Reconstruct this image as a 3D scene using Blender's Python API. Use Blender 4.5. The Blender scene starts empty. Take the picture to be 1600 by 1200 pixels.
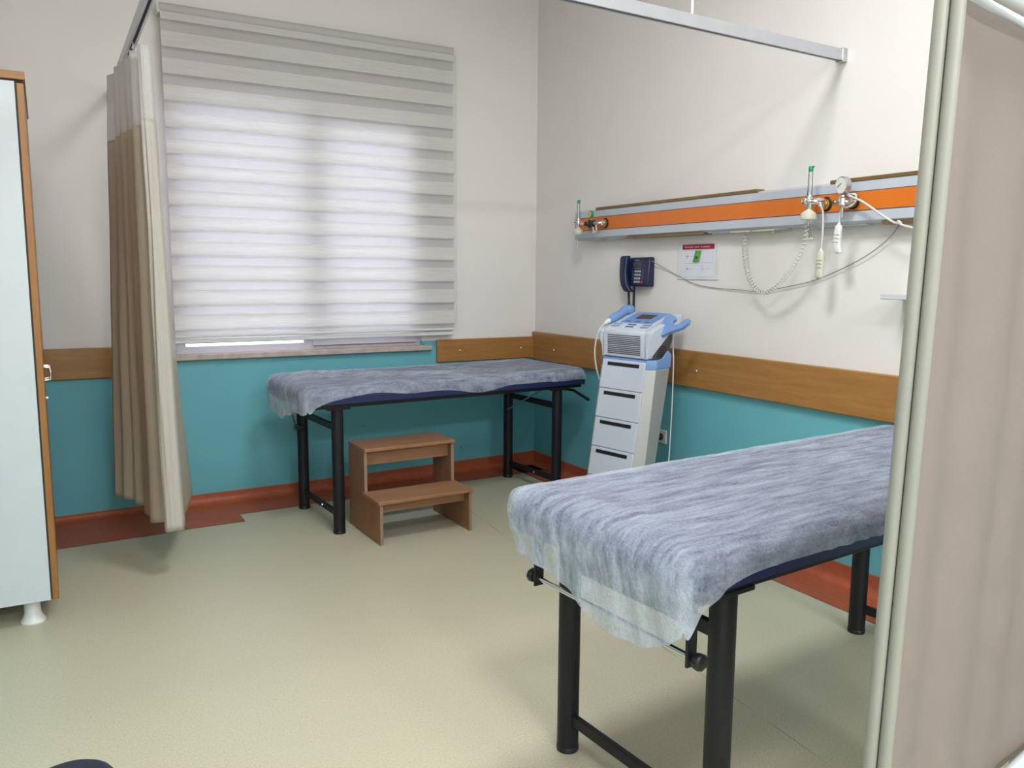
import bpy, bmesh, math, random
from mathutils import Vector, Matrix, noise as mnoise
random.seed(7)
S = bpy.context.scene
COL = S.collection
PI = math.pi
R = math.radians

# ------------------------------------------------------------------ camera
cd = bpy.data.cameras.new('camera')
cam = bpy.data.objects.new('camera', cd); COL.objects.link(cam)
cd.sensor_fit = 'HORIZONTAL'; cd.sensor_width = 36.0
cd.lens = 1273.44 / 1600 * 36.0
cd.clip_start = 0.05
_p, _y, _r = R(-7.6505), R(29.6987), R(0.3953)
_f = Vector((math.sin(_y) * math.cos(_p), math.cos(_y) * math.cos(_p), math.sin(_p)))
_a = Vector((math.cos(_y), -math.sin(_y), 0)); _b = _a.cross(_f)
_a2 = _a * math.cos(_r) + _b * math.sin(_r); _b2 = -_a * math.sin(_r) + _b * math.cos(_r)
mw = Matrix((_a2, _b2, -_f)).transposed().to_4x4()
mw.translation = Vector((-3.215, -5.289, 1.45))
cam.matrix_world = mw
S.camera = cam

# ------------------------------------------------------------------ world, exposure
w = bpy.data.worlds.new('daylight'); S.world = w; w.use_nodes = True
wb = w.node_tree.nodes['Background']
wb.inputs[0].default_value = (0.84, 0.85, 1.0, 1); wb.inputs[1].default_value = 4.6
S.view_settings.view_transform = 'Standard'; S.view_settings.look = 'None'
S.view_settings.exposure = 0.0; S.view_settings.gamma = 1.0
try: S.view_settings.use_curve_mapping = False
except Exception: pass
LAMP_Z = 3.50
LAMPS = [(-1.80, -3.15, 49.0), (-2.70, -5.30, 44.0), (-1.30, -8.3, 98.0), (-2.80, -8.3, 106.0)]      # x, y, watts: main lamp first, then three unseen lamps added as fill

# ------------------------------------------------------------------ materials
def new_mat(name):
    m = bpy.data.materials.new(name); m.use_nodes = True
    nt = m.node_tree; b = nt.nodes['Principled BSDF']
    return m, nt, b
def inp(b, n, v):
    if n in b.inputs: b.inputs[n].default_value = v
def N(nt, t, **k):
    n = nt.nodes.new(t)
    for a, v in k.items(): setattr(n, a, v)
    return n
def coords(nt, scale=(1, 1, 1), rot=(0, 0, 0)):
    tc = N(nt, 'ShaderNodeTexCoord'); mp = N(nt, 'ShaderNodeMapping')
    mp.inputs['Scale'].default_value = scale; mp.inputs['Rotation'].default_value = rot
    nt.links.new(tc.outputs['Object'], mp.inputs[0]); return mp.outputs[0]
def noise(nt, vec, scale, detail=3, rough=0.55):
    n = N(nt, 'ShaderNodeTexNoise'); n.inputs['Scale'].default_value = scale
    n.inputs['Detail'].default_value = detail; n.inputs['Roughness'].default_value = rough
    nt.links.new(vec, n.inputs['Vector']); return n.outputs[0]
def ramp(nt, fac, stops):
    r = N(nt, 'ShaderNodeValToRGB'); e = r.color_ramp.elements
    while len(e) < len(stops): e.new(0.5)
    for el, (p, c) in zip(e, stops):
        el.position = p; el.color = (c[0], c[1], c[2], 1) if not isinstance(c, (int, float)) else (c, c, c, 1)
    nt.links.new(fac, r.inputs[0]); return r.outputs[0]
def bump(nt, b, h, strength=0.2, dist=0.01):
    n = N(nt, 'ShaderNodeBump'); n.inputs['Strength'].default_value = strength
    n.inputs['Distance'].default_value = dist
    nt.links.new(h, n.inputs['Height']); nt.links.new(n.outputs[0], b.inputs['Normal']); return n
def mix(nt, fac, a, b):
    m = N(nt, 'ShaderNodeMix', data_type='RGBA')
    if isinstance(fac, (int, float)): m.inputs[0].default_value = fac
    else: nt.links.new(fac, m.inputs[0])
    for i, c in ((6, a), (7, b)):
        if isinstance(c, tuple): m.inputs[i].default_value = (*c, 1)
        else: nt.links.new(c, m.inputs[i])
    return m.outputs[2]
def plain(name, col, rough=0.5, metal=0.0, var=0.06, scale=12, bmp=0.0, spec=0.5, trans=0.0):
    m, nt, b = new_mat(name)
    v = coords(nt); n = noise(nt, v, scale)
    lo = tuple(c * (1 - var) for c in col); hi = tuple(min(1, c * (1 + var)) for c in col)
    nt.links.new(ramp(nt, n, [(0.3, lo), (0.7, hi)]), b.inputs['Base Color'])
    inp(b, 'Roughness', rough); inp(b, 'Metallic', metal); inp(b, 'Specular IOR Level', spec)
    if trans: inp(b, 'Transmission Weight', trans)
    if bmp: bump(nt, b, noise(nt, v, scale * 6), bmp, 0.004)
    return m
def wood(name, c1, c2, axis='x', rough=0.35, scale=1.0):
    m, nt, b = new_mat(name)
    st = {'x': (1.2, 14, 14), 'y': (14, 1.2, 14), 'z': (14, 14, 1.2)}[axis]
    v = coords(nt, tuple(s * scale for s in st))
    n1 = noise(nt, v, 2.2, 6, 0.62)
    v2 = coords(nt, tuple(s * scale * 5 for s in st)); n2 = noise(nt, v2, 3.0, 3)
    c = ramp(nt, n1, [(0.30, c1), (0.52, tuple((a + b_) / 2 for a, b_ in zip(c1, c2))), (0.70, c2)])
    c = mix(nt, ramp(nt, n2, [(0.40, 0.0), (0.75, 0.25)]), c, tuple(x * 0.6 for x in c1))
    nt.links.new(c, b.inputs['Base Color']); inp(b, 'Roughness', rough)
    return m

def wall_material():
    m, nt, b = new_mat('painted_plaster_two_tone')
    tc = N(nt, 'ShaderNodeTexCoord'); sx = N(nt, 'ShaderNodeSeparateXYZ'); nt.links.new(tc.outputs['Object'], sx.inputs[0])
    v = coords(nt); n = noise(nt, v, 1.3, 4); nf = noise(nt, v, 60, 2)
    cream = ramp(nt, n, [(0.3, (0.808, 0.774, 0.750)), (0.7, (0.832, 0.800, 0.777))])
    teal = ramp(nt, n, [(0.3, (0.138, 0.440, 0.520)), (0.7, (0.158, 0.480, 0.560))])
    spots = ramp(nt, noise(nt, v, 9, 2), [(0.735, 0.0), (0.76, 0.55)])       # scuffs and chips in the teal paint
    teal = mix(nt, spots, teal, (0.05, 0.17, 0.19))
    lt = N(nt, 'ShaderNodeMath', operation='LESS_THAN'); lt.inputs[1].default_value = 0.982
    nt.links.new(sx.outputs[2], lt.inputs[0])
    nt.links.new(mix(nt, lt.outputs[0], cream, teal), b.inputs['Base Color'])
    inp(b, 'Roughness', 0.42); inp(b, 'Specular IOR Level', 0.35)
    bump(nt, b, nf, 0.05, 0.003)
    return m
def floor_material():
    m, nt, b = new_mat('speckled_vinyl_floor')
    v = coords(nt); n1 = noise(nt, v, 1.1, 4); n2 = noise(nt, v, 150, 3, 0.7); n3 = noise(nt, v, 240, 2)
    c = ramp(nt, n2, [(0.32, (0.455, 0.425, 0.300)), (0.5, (0.545, 0.515, 0.375)), (0.68, (0.600, 0.570, 0.430))])
    c = mix(nt, ramp(nt, n3, [(0.66, 0.0), (0.76, 0.45)]), c, (0.27, 0.23, 0.13))
    c = mix(nt, ramp(nt, n1, [(0.35, 0.0), (0.7, 0.16)]), c, (0.48, 0.46, 0.34))
    # two welded seams running towards the window wall
    tc = N(nt, 'ShaderNodeTexCoord'); sx = N(nt, 'ShaderNodeSeparateXYZ'); nt.links.new(tc.outputs['Object'], sx.inputs[0])
    k = N(nt, 'ShaderNodeMath', operation='MULTIPLY_ADD'); k.inputs[1].default_value = -0.085; k.inputs[2].default_value = 0.935
    nt.links.new(sx.outputs[1], k.inputs[0])
    s = N(nt, 'ShaderNodeMath', operation='ADD'); nt.links.new(sx.outputs[0], s.inputs[0]); nt.links.new(k.outputs[0], s.inputs[1])
    a = N(nt, 'ShaderNodeMath', operation='ABSOLUTE'); nt.links.new(s.outputs[0], a.inputs[0])
    l = N(nt, 'ShaderNodeMath', operation='LESS_THAN'); l.inputs[1].default_value = 0.0022; nt.links.new(a.outputs[0], l.inputs[0])
    m2 = N(nt, 'ShaderNodeMath', operation='MULTIPLY'); nt.links.new(l.outputs[0], m2.inputs[0])
    nt.links.new(ramp(nt, noise(nt, v, 5, 3), [(0.35, 0.1), (0.65, 0.75)]), m2.inputs[1])
    c = mix(nt, m2.outputs[0], c, (0.16, 0.14, 0.08))
    nt.links.new(c, b.inputs['Base Color'])
    nt.links.new(ramp(nt, n1, [(0.3, 0.34), (0.7, 0.44)]), b.inputs['Roughness']); inp(b, 'Specular IOR Level', 0.42)
    bump(nt, b, n2, 0.02, 0.001)
    return m
def cover_material():
    """thin white non-woven sheet: partly see-through, whiter where it is creased"""
    m, nt, b = new_mat('thin_nonwoven_sheet')
    out = nt.nodes['Material Output']
    v1 = coords(nt, (2.2, 26, 10)); v2 = coords(nt, (30, 30, 30)); v3 = coords(nt, (7, 40, 14), (0, 0, 0.5))
    s1 = noise(nt, v1, 1.6, 4, 0.6); s2 = noise(nt, v2, 4.0, 4, 0.75); s3 = noise(nt, v3, 1.2, 3)
    ad = N(nt, 'ShaderNodeMath', operation='ADD'); nt.links.new(s1, ad.inputs[0]); nt.links.new(s3, ad.inputs[1])
    a2 = N(nt, 'ShaderNodeMath', operation='MULTIPLY_ADD'); a2.inputs[1].default_value = 0.9
    nt.links.new(s2, a2.inputs[0]); nt.links.new(ad.outputs[0], a2.inputs[2])
    fac = ramp(nt, a2.outputs[0], [(0.0, 0.3), (1.0, 0.8)])
    r = nt.nodes[-1].color_ramp if nt.nodes[-1].type == 'VALTORGB' else None
    mr = N(nt, 'ShaderNodeMapRange'); nt.links.new(a2.outputs[0], mr.inputs[0])
    mr.inputs[1].default_value = 1.15; mr.inputs[2].default_value = 1.80; mr.inputs[3].default_value = 0.23; mr.inputs[4].default_value = 0.63
    ga_ = N(nt, 'ShaderNodeAttribute'); ga_.attribute_name = 'gather'      # elastic edge: the film is bunched into several layers here
    al = N(nt, 'ShaderNodeMath', operation='MULTIPLY_ADD'); al.inputs[1].default_value = 0.26; al.use_clamp = True
    nt.links.new(ga_.outputs['Fac'], al.inputs[0]); nt.links.new(mr.outputs[0], al.inputs[2])
    dif = N(nt, 'ShaderNodeBsdfDiffuse'); nt.links.new(ramp(nt, a2.outputs[0], [(0.60, (0.36, 0.50, 1.0)), (1.0, (0.76, 0.84, 1.0))]), dif.inputs[0])
    trl = N(nt, 'ShaderNodeBsdfTranslucent'); trl.inputs[0].default_value = (0.86, 0.87, 0.90, 1)
    tr = N(nt, 'ShaderNodeBsdfTransparent')
    m1 = N(nt, 'ShaderNodeMixShader'); m1.inputs[0].default_value = 0.25
    nt.links.new(dif.outputs[0], m1.inputs[1]); nt.links.new(trl.outputs[0], m1.inputs[2])
    m2 = N(nt, 'ShaderNodeMixShader'); nt.links.new(al.outputs[0], m2.inputs[0])
    nt.links.new(tr.outputs[0], m2.inputs[1]); nt.links.new(m1.outputs[0], m2.inputs[2])
    nt.links.new(m2.outputs[0], out.inputs[0])
    bm_ = N(nt, 'ShaderNodeBump'); bm_.inputs['Strength'].default_value = 0.55; bm_.inputs['Distance'].default_value = 0.012
    nt.links.new(a2.outputs[0], bm_.inputs['Height'])
    nt.links.new(bm_.outputs[0], dif.inputs['Normal'])
    nt.nodes.remove(b)
    return m
def cloth(name, col, transl=0.3, transp=0.0, weave=(300, 300, 60), var=0.06, gloss=0.0, bmp=0.15):
    m, nt, b = new_mat(name); out = nt.nodes['Material Output']
    v = coords(nt, weave); n = noise(nt, v, 1.0, 2)
    c = ramp(nt, n, [(0.3, tuple(x * (1 - var) for x in col)), (0.7, tuple(min(1, x * (1 + var)) for x in col))])
    nt.links.new(c, b.inputs['Base Color']); inp(b, 'Roughness', 0.75 if not gloss else 0.38); inp(b, 'Specular IOR Level', 0.25 + gloss)
    bump(nt, b, n, bmp, 0.002)
    trl = N(nt, 'ShaderNodeBsdfTranslucent'); nt.links.new(c, trl.inputs[0])
    m1 = N(nt, 'ShaderNodeMixShader'); m1.inputs[0].default_value = transl
    nt.links.new(b.outputs[0], m1.inputs[1]); nt.links.new(trl.outputs[0], m1.inputs[2])
    last = m1
    if transp:
        tr = N(nt, 'ShaderNodeBsdfTransparent'); m2 = N(nt, 'ShaderNodeMixShader'); m2.inputs[0].default_value = transp
        nt.links.new(m1.outputs[0], m2.inputs[1]); nt.links.new(tr.outputs[0], m2.inputs[2]); last = m2
    nt.links.new(last.outputs[0], out.inputs[0])
    return m
def glass(name, tint=(1, 1, 1), rough=0.0):
    m, nt, b = new_mat(name); out = nt.nodes['Material Output']; nt.nodes.remove(b)
    g = N(nt, 'ShaderNodeBsdfGlossy'); g.inputs['Roughness'].default_value = 0.03 + rough
    t = N(nt, 'ShaderNodeBsdfTransparent'); t.inputs[0].default_value = (*tint, 1)
    fr = N(nt, 'ShaderNodeFresnel'); fr.inputs[0].default_value = 1.35
    mx = N(nt, 'ShaderNodeMixShader'); nt.links.new(fr.outputs[0], mx.inputs[0])
    nt.links.new(t.outputs[0], mx.inputs[1]); nt.links.new(g.outputs[0], mx.inputs[2]); nt.links.new(mx.outputs[0], out.inputs[0])
    return m
def emitter(name, col, strength):
    m, nt, b = new_mat(name); inp(b, 'Base Color', (*col, 1)); inp(b, 'Emission Color', (*col, 1)); inp(b, 'Emission Strength', strength)
    return m

M = dict(
    wall=wall_material(), floor=floor_material(),
    ceiling=plain('ceiling_paint', (0.86, 0.855, 0.84), 0.8),
    red=plain('red_vinyl_skirting', (0.40, 0.100, 0.046), 0.42, var=0.12, scale=30, spec=0.28),
    seam=plain('pale_sealant', (0.33, 0.29, 0.22), 0.6),
    rail=wood('oak_laminate', (0.335, 0.155, 0.042), (0.440, 0.225, 0.068), 'y'),
    railx=wood('oak_laminate_long', (0.335, 0.155, 0.042), (0.440, 0.225, 0.068), 'x'),
    chrome=plain('chrome', (0.75, 0.75, 0.76), 0.16, 1.0, 0.02),
    steel=plain('brushed_steel', (0.55, 0.55, 0.56), 0.32, 1.0, 0.05),
    alu=plain('anodised_aluminium', (0.56, 0.57, 0.62), 0.36, 0.75, 0.03),
    alushade=plain('aluminium_slot', (0.03, 0.03, 0.035), 0.5, 0.3),
    sill=plain('travertine_sill', (0.50, 0.42, 0.37), 0.45, var=0.18, scale=18),
    pvc=plain('white_window_plastic', (0.72, 0.68, 0.71), 0.35, var=0.02),
    gasket=plain('window_gasket', (0.10, 0.09, 0.10), 0.6),
    glass=glass('window_glass', (0.95, 0.97, 1.0)),
    clear=glass('clear_plastic', (0.93, 0.95, 0.95), 0.05),
    blind=cloth('blind_band_fabric', (0.80, 0.785, 0.755), 0.34, 0.0, (6, 120, 420), 0.09),
    sheer=cloth('blind_sheer_fabric', (0.76, 0.73, 0.745), 0.42, 0.45, (6, 200, 200), 0.05),
    blindtube=cloth('blind_roller_fabric', (0.56, 0.545, 0.53), 0.05, 0.0, (6, 300, 300), 0.05),
    whiteplastic=plain('white_plastic', (0.74, 0.74, 0.73), 0.35, var=0.03),
    ivory=plain('ivory_plastic', (0.62, 0.61, 0.50), 0.4, var=0.04),
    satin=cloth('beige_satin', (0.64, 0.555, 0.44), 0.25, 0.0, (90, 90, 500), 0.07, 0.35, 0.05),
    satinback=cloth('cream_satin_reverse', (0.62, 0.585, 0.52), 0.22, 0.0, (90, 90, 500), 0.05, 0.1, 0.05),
    net=cloth('white_net_header', (0.80, 0.79, 0.77), 0.35, 0.28, (500, 500, 500), 0.08),
    cabwood=wood('walnut_laminate', (0.300, 0.125, 0.030), (0.390, 0.175, 0.045), 'z'),
    cabtop=wood('walnut_laminate_top', (0.320, 0.145, 0.040), (0.390, 0.190, 0.055), 'x'),
    panel=plain('white_melamine', (0.60, 0.655, 0.69), 0.38, var=0.02),
    darkgap=plain('dark_edge', (0.02, 0.018, 0.02), 0.6),
    navy=plain('navy_vinyl', (0.013, 0.019, 0.082), 0.42, var=0.15, scale=40, bmp=0.1),
    seat=plain('dark_navy_seat_vinyl', (0.011, 0.013, 0.030), 0.45),
    blackmetal=plain('black_powder_coat', (0.010, 0.010, 0.013), 0.48, 0.0, 0.15, 60, 0.06, spec=0.35),
    blackplastic=plain('black_plastic', (0.010, 0.010, 0.011), 0.4),
    cover=cover_material(),
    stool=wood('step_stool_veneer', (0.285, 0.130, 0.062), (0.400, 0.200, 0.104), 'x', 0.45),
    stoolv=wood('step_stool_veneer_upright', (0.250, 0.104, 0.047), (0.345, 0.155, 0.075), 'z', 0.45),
    edge=wood('raw_board_edge', (0.27, 0.18, 0.125), (0.33, 0.23, 0.165), 'z', 0.6),
    felt=plain('yellow_felt', (0.55, 0.33, 0.05), 0.9),
    unitgrey=plain('pale_grey_enamel', (0.52, 0.55, 0.62), 0.34, var=0.02),
    orange=plain('orange_laminate', (0.70, 0.175, 0.016), 0.3, var=0.03),
    bronze=plain('bronze_lamp_cover', (0.235, 0.150, 0.055), 0.32, 0.35, 0.1),
    unitblack=plain('thin_dark_groove', (0.06, 0.055, 0.07), 0.5),
    brass=plain('brass', (0.55, 0.38, 0.13), 0.28, 1.0),
    green=plain('green_plastic', (0.02, 0.30, 0.12), 0.4),
    dial=plain('gauge_dial', (0.75, 0.74, 0.70), 0.4),
    dialyellow=plain('yellow_gauge_dial', (0.62, 0.50, 0.16), 0.4),
    phone=plain('dark_blue_plastic', (0.012, 0.017, 0.062), 0.32, var=0.05),
    lcd=plain('grey_display', (0.055, 0.065, 0.060), 0.25),
    key=plain('pale_keys', (0.42, 0.44, 0.50), 0.4),
    redkey=plain('red_key', (0.55, 0.06, 0.07), 0.4),
    paper=plain('white_paper', (0.74, 0.75, 0.82), 0.6, var=0.01),
    banner=plain('crimson_print', (0.36, 0.012, 0.040), 0.5),
    faint=plain('faint_print', (0.50, 0.48, 0.53), 0.6),
    pink=plain('pink_print', (0.62, 0.36, 0.38), 0.6),
    bluep=plain('blue_print', (0.30, 0.42, 0.66), 0.6),
    darkp=plain('dark_print', (0.10, 0.09, 0.16), 0.6),
    note=plain('green_sticky_note', (0.10, 0.36, 0.07), 0.6),
    notedark=plain('dark_green_ink', (0.01, 0.10, 0.01), 0.6),
    acryl=plain('clear_acrylic_holder', (0.69, 0.70, 0.74), 0.2),
    machine=plain('pale_blue_white_plastic', (0.60, 0.66, 0.77), 0.36, var=0.015),
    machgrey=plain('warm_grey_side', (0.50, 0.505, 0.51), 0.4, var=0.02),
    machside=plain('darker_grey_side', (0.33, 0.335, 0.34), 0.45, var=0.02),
    machdark=plain('charcoal_recess', (0.085, 0.080, 0.082), 0.5),
    machblue=plain('sky_blue_plastic', (0.190, 0.330, 0.640), 0.35, var=0.03),
    slot=plain('black_slot', (0.010, 0.010, 0.014), 0.5),
    screen=plain('brown_grey_display', (0.115, 0.088, 0.085), 0.2),
    cable=plain('pale_cable', (0.62, 0.62, 0.60), 0.5),
    wire=plain('grey_wire', (0.26, 0.255, 0.25), 0.6),
    pole=plain('cream_enamel', (0.285, 0.282, 0.245), 0.35, var=0.02),
    peach=cloth('peach_cotton', (0.282, 0.236, 0.214), 0.12, 0.0, (350, 350, 350), 0.04),
    railwhite=plain('white_enamel', (0.62, 0.645, 0.67), 0.3, var=0.01),
    diffuser=emitter('lamp_diffuser', (1.0, 0.97, 0.92), 3.0),
)

# ------------------------------------------------------------------ mesh helpers
class MB:
    def __init__(s): s.bm = bmesh.new(); s.mats = []
    def mi(s, mat):
        if mat not in s.mats: s.mats.append(mat)
        return s.mats.index(mat)
    def _fin(s, faces, mat):
        if mat is not None:
            i = s.mi(mat)
            for f in faces: f.material_index = i
    def box(s, c, d, rot=None, mat=None, taper=None):
        """centre, full dims, optional rotation Matrix; taper=(tx,ty) scales the top"""
        vs = []
        for z in (-.5, .5):
            k = taper if (taper and z > 0) else (1, 1)
            for x, y in ((-.5, -.5), (.5, -.5), (.5, .5), (-.5, .5)):
                v = Vector((x * d[0] * k[0], y * d[1] * k[1], z * d[2]))
                if rot is not None: v = rot @ v
                vs.append(s.bm.verts.new(v + Vector(c)))
        F = [(3, 2, 1, 0), (4, 5, 6, 7), (0, 1, 5, 4), (1, 2, 6, 5), (2, 3, 7, 6), (3, 0, 4, 7)]
        fs = [s.bm.faces.new([vs[i] for i in f]) for f in F]
        s._fin(fs, mat); return s
    def bx(s, x0, x1, y0, y1, z0, z1, mat=None):
        return s.box(((x0 + x1) / 2, (y0 + y1) / 2, (z0 + z1) / 2), (abs(x1 - x0), abs(y1 - y0), abs(z1 - z0)), None, mat)
    def tube(s, pts, r, seg=12, mat=None, cap=True):
        pts = [Vector(p) for p in pts]; n = len(pts)
        rs = r if isinstance(r, (list, tuple)) else [r] * n
        rings = []; prev = None
        for i, p in enumerate(pts):
            if i == 0: t = pts[1] - p
            elif i == n - 1: t = p - pts[i - 1]
            else: t = (pts[i + 1] - p).normalized() + (p - pts[i - 1]).normalized()
            t.normalize()
            if prev is None:
                a = Vector((0, 0, 1)) if abs(t.z) < 0.9 else Vector((1, 0, 0))
                u = t.cross(a).normalized()
            else:
                u = prev - t * prev.dot(t)
                if u.length < 1e-6: u = t.orthogonal()
                u.normalize()
            prev = u; v = t.cross(u)
            rings.append([s.bm.verts.new(p + (u * math.cos(2 * PI * k / seg) + v * math.sin(2 * PI * k / seg)) * rs[i]) for k in range(seg)])
        fs = []
        for a, b in zip(rings, rings[1:]):
            for k in range(seg): fs.append(s.bm.faces.new((a[k], a[(k + 1) % seg], b[(k + 1) % seg], b[k])))
        if cap:
            fs.append(s.bm.faces.new(rings[0][::-1])); fs.append(s.bm.faces.new(rings[-1]))
        s._fin(fs, mat); return s
    def lathe(s, o, axis, prof, seg=20, mat=None):
        """profile list of (distance along axis, radius)"""
        ax = Vector(axis).normalized(); o = Vector(o)
        return s.tube_prof([o + ax * d for d, _ in prof], [max(1e-4, r) for _, r in prof], ax, seg, mat)
    def tube_prof(s, pts, rs, ax, seg, mat):
        u = ax.orthogonal().normalized(); v = ax.cross(u)
        rings = [[s.bm.verts.new(p + (u * math.cos(2 * PI * k / seg) + v * math.sin(2 * PI * k / seg)) * r) for k in range(seg)] for p, r in zip(pts, rs)]
        fs = []
        for a, b in zip(rings, rings[1:]):
            for k in range(seg): fs.append(s.bm.faces.new((a[k], a[(k + 1) % seg], b[(k + 1) % seg], b[k])))
        fs.append(s.bm.faces.new(rings[0][::-1])); fs.append(s.bm.faces.new(rings[-1]))
        s._fin(fs, mat); return s
    def prism(s, poly, axis, a0, a1, mat=None):
        """closed polygon in the two other axes, extruded along axis 'x','y' or 'z'"""
        def P(q, a):
            return {'x': (a, q[0], q[1]), 'y': (q[0], a, q[1]), 'z': (q[0], q[1], a)}[axis]
        A = [s.bm.verts.new(P(q, a0)) for q in poly]; B = [s.bm.verts.new(P(q, a1)) for q in poly]
        n = len(poly)
        fs = [s.bm.faces.new((A[i], A[(i + 1) % n], B[(i + 1) % n], B[i])) for i in range(n)]
        fs.append(s.bm.faces.new(A[::-1])); fs.append(s.bm.faces.new(B))
        s._fin(fs, mat); return s
    def grid(s, fn, nu, nv, mat=None, matfn=None):
        V = [[s.bm.verts.new(fn(i / nu, j / nv)) for j in range(nv + 1)] for i in range(nu + 1)]
        for i in range(nu):
            for j in range(nv):
                f = s.bm.faces.new((V[i][j], V[i + 1][j], V[i + 1][j + 1], V[i][j + 1]))
                mm = matfn(i / nu, j / nv) if matfn else mat
                if mm is not None: f.material_index = s.mi(mm)
        return s
    def build(s, name, mat=None, parent=None, smooth=False, bevel=0, solid=0, seg=2, angle=40):
        if mat is not None:
            if not s.mats: s.mats = [mat]
            elif mat in s.mats: pass
            else: s.mats = s.mats + [mat]
        bmesh.ops.recalc_face_normals(s.bm, faces=s.bm.faces[:]) if not solid else None
        me = bpy.data.meshes.new(name); s.bm.to_mesh(me); s.bm.free()
        for m in s.mats: me.materials.append(m)
        if smooth:
            for p in me.polygons: p.use_smooth = True
        o = bpy.data.objects.new(name, me); COL.objects.link(o)
        if parent is not None: o.parent = parent
        if solid:
            md = o.modifiers.new('thickness', 'SOLIDIFY'); md.thickness = solid; md.offset = 0
        if bevel:
            md = o.modifiers.new('bevel', 'BEVEL'); md.width = bevel; md.segments = seg; md.limit_method = 'ANGLE'; md.angle_limit = R(35)
            for p in me.polygons: p.use_smooth = True
            me.set_sharp_from_angle(angle=R(60))
        elif smooth:
            me.set_sharp_from_angle(angle=R(angle))
        return o
def tag(o, label, cat, group=None):
    o['label'] = label; o['category'] = cat
    if group: o['group'] = group
    return o
def thing(name, label, cat, loc=(0, 0, 0), rz=0, group=None):
    o = bpy.data.objects.new(name, None); COL.objects.link(o); o.empty_display_size = 0.1
    o.location = loc; o.rotation_euler = (0, 0, rz)
    return tag(o, label, cat, group)
def struct(o): o['kind'] = 'structure'; return o
def lerp(a, b, t): return a + (b - a) * t
def catmull(pts, n):
    P = [Vector(p) for p in pts]; P = [P[0] * 2 - P[1]] + P + [P[-1] * 2 - P[-2]]
    out = []
    for i in range(1, len(P) - 2):
        for k in range(n):
            t = k / n; a, b, c, d = P[i - 1], P[i], P[i + 1], P[i + 2]
            out.append(0.5 * ((2 * b) + (c - a) * t + (2 * a - 5 * b + 4 * c - d) * t * t + (-a + 3 * b - 3 * c + d) * t ** 3))
    out.append(P[-2]); return out
def coil(pts, rad, turns, wire, per=10):
    """helix wound round a smooth path"""
    path = catmull(pts, 24); L = [0]
    for a, b in zip(path, path[1:]): L.append(L[-1] + (b - a).length)
    out = []; n = turns * per; u = None; j = 0
    for i in range(n + 1):
        d = L[-1] * i / n
        while j < len(L) - 2 and L[j + 1] < d: j += 1
        t = (path[j + 1] - path[j]).normalized(); p = path[j].lerp(path[j + 1], (d - L[j]) / max(1e-9, L[j + 1] - L[j]))
        u = t.orthogonal().normalized() if u is None else (u - t * u.dot(t)).normalized()
        v = t.cross(u); th = 2 * PI * i / per
        out.append(p + (u * math.cos(th) + v * math.sin(th)) * rad)
    return out

# ------------------------------------------------------------------ the room
XL, YN, ZC = -3.86, -9.4, 3.55
WX0, WX1, WZ0, WZ1 = -2.545, -0.93, 0.93, 2.50           # window opening
b = MB()
b.bx(XL - .2, WX0, 0, .28, 0, ZC).bx(WX1, .2, 0, .28, 0, ZC).bx(WX0, WX1, 0, .28, 0, WZ0).bx(WX0, WX1, 0, .28, WZ1, ZC)
struct(b.build('wall_back', M['wall']))
struct(MB().bx(0, .2, YN, 0, 0, ZC).build('wall_right', M['wall']))
struct(MB().bx(XL - .2, XL, YN, 0, 0, ZC).build('wall_left', M['wall']))
struct(MB().bx(XL - .2, .2, YN - .2, YN, 0, ZC).build('wall_front', M['wall']))
struct(MB().bx(XL - .2, .2, YN - .2, .28, -.15, 0).build('floor', M['floor']))
struct(MB().bx(XL - .2, .2, YN - .2, .28, ZC, ZC + .15).build('ceiling', M['ceiling']))

# coved red skirting: profile out from the wall, curve, then flat on the floor
def cove(path, heights, outs):
    """path points on the wall line, inward normals; one strip per station"""
    def prof(h, o, r=0.045):
        pr = [(0.0035, h), (0.0035, r)]
        for k in range(1, 7):
            a = PI / 2 * k / 6
            pr.append((0.0035 + r * (1 - math.cos(a)), r * (1 - math.sin(a)) + 0.003))
        pr.append((o, 0.003)); return pr
    rows = []
    for (p, n), h, o in zip(path, heights, outs):
        rows.append([Vector((p[0] + n[0] * d, p[1] + n[1] * d, z)) for d, z in prof(h, o, min(0.045, h * .75))])
    return rows
def strip_mesh(rows, name, mat):
    b = MB()
    for ra, rb in zip(rows, rows[1:]):
        for k in range(len(ra) - 1):
            f = b.bm.faces.new([b.bm.verts.new(v) for v in (ra[k], rb[k], rb[k + 1], ra[k + 1])]); f.material_index = b.mi(mat)
        # pale sealant line along the top edge
        n = (ra[1] - ra[0]).normalized(); a0, b0 = ra[0], rb[0]
        f = b.bm.faces.new([b.bm.verts.new(v) for v in (a0 + Vector((0, 0, .005)), b0 + Vector((0, 0, .005)), b0, a0)]); f.material_index = b.mi(M['seam'])
    bmesh.ops.remove_doubles(b.bm, verts=b.bm.verts[:], dist=1e-5)
    o = b.build(name, None, None, smooth=True, angle=60); return struct(o)
nb = (0, -1)
rows = cove([((XL, 0), nb), ((-2.72, 0), nb), ((-2.60, 0), nb), ((-2.275, 0), nb)], [.035, .040, .068, .068], [.545, .50, .485, .48])
sk = strip_mesh(rows, 'baseboard_back', M['red'])
nb2 = lambda p, q: (p, q)
b = MB()
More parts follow.
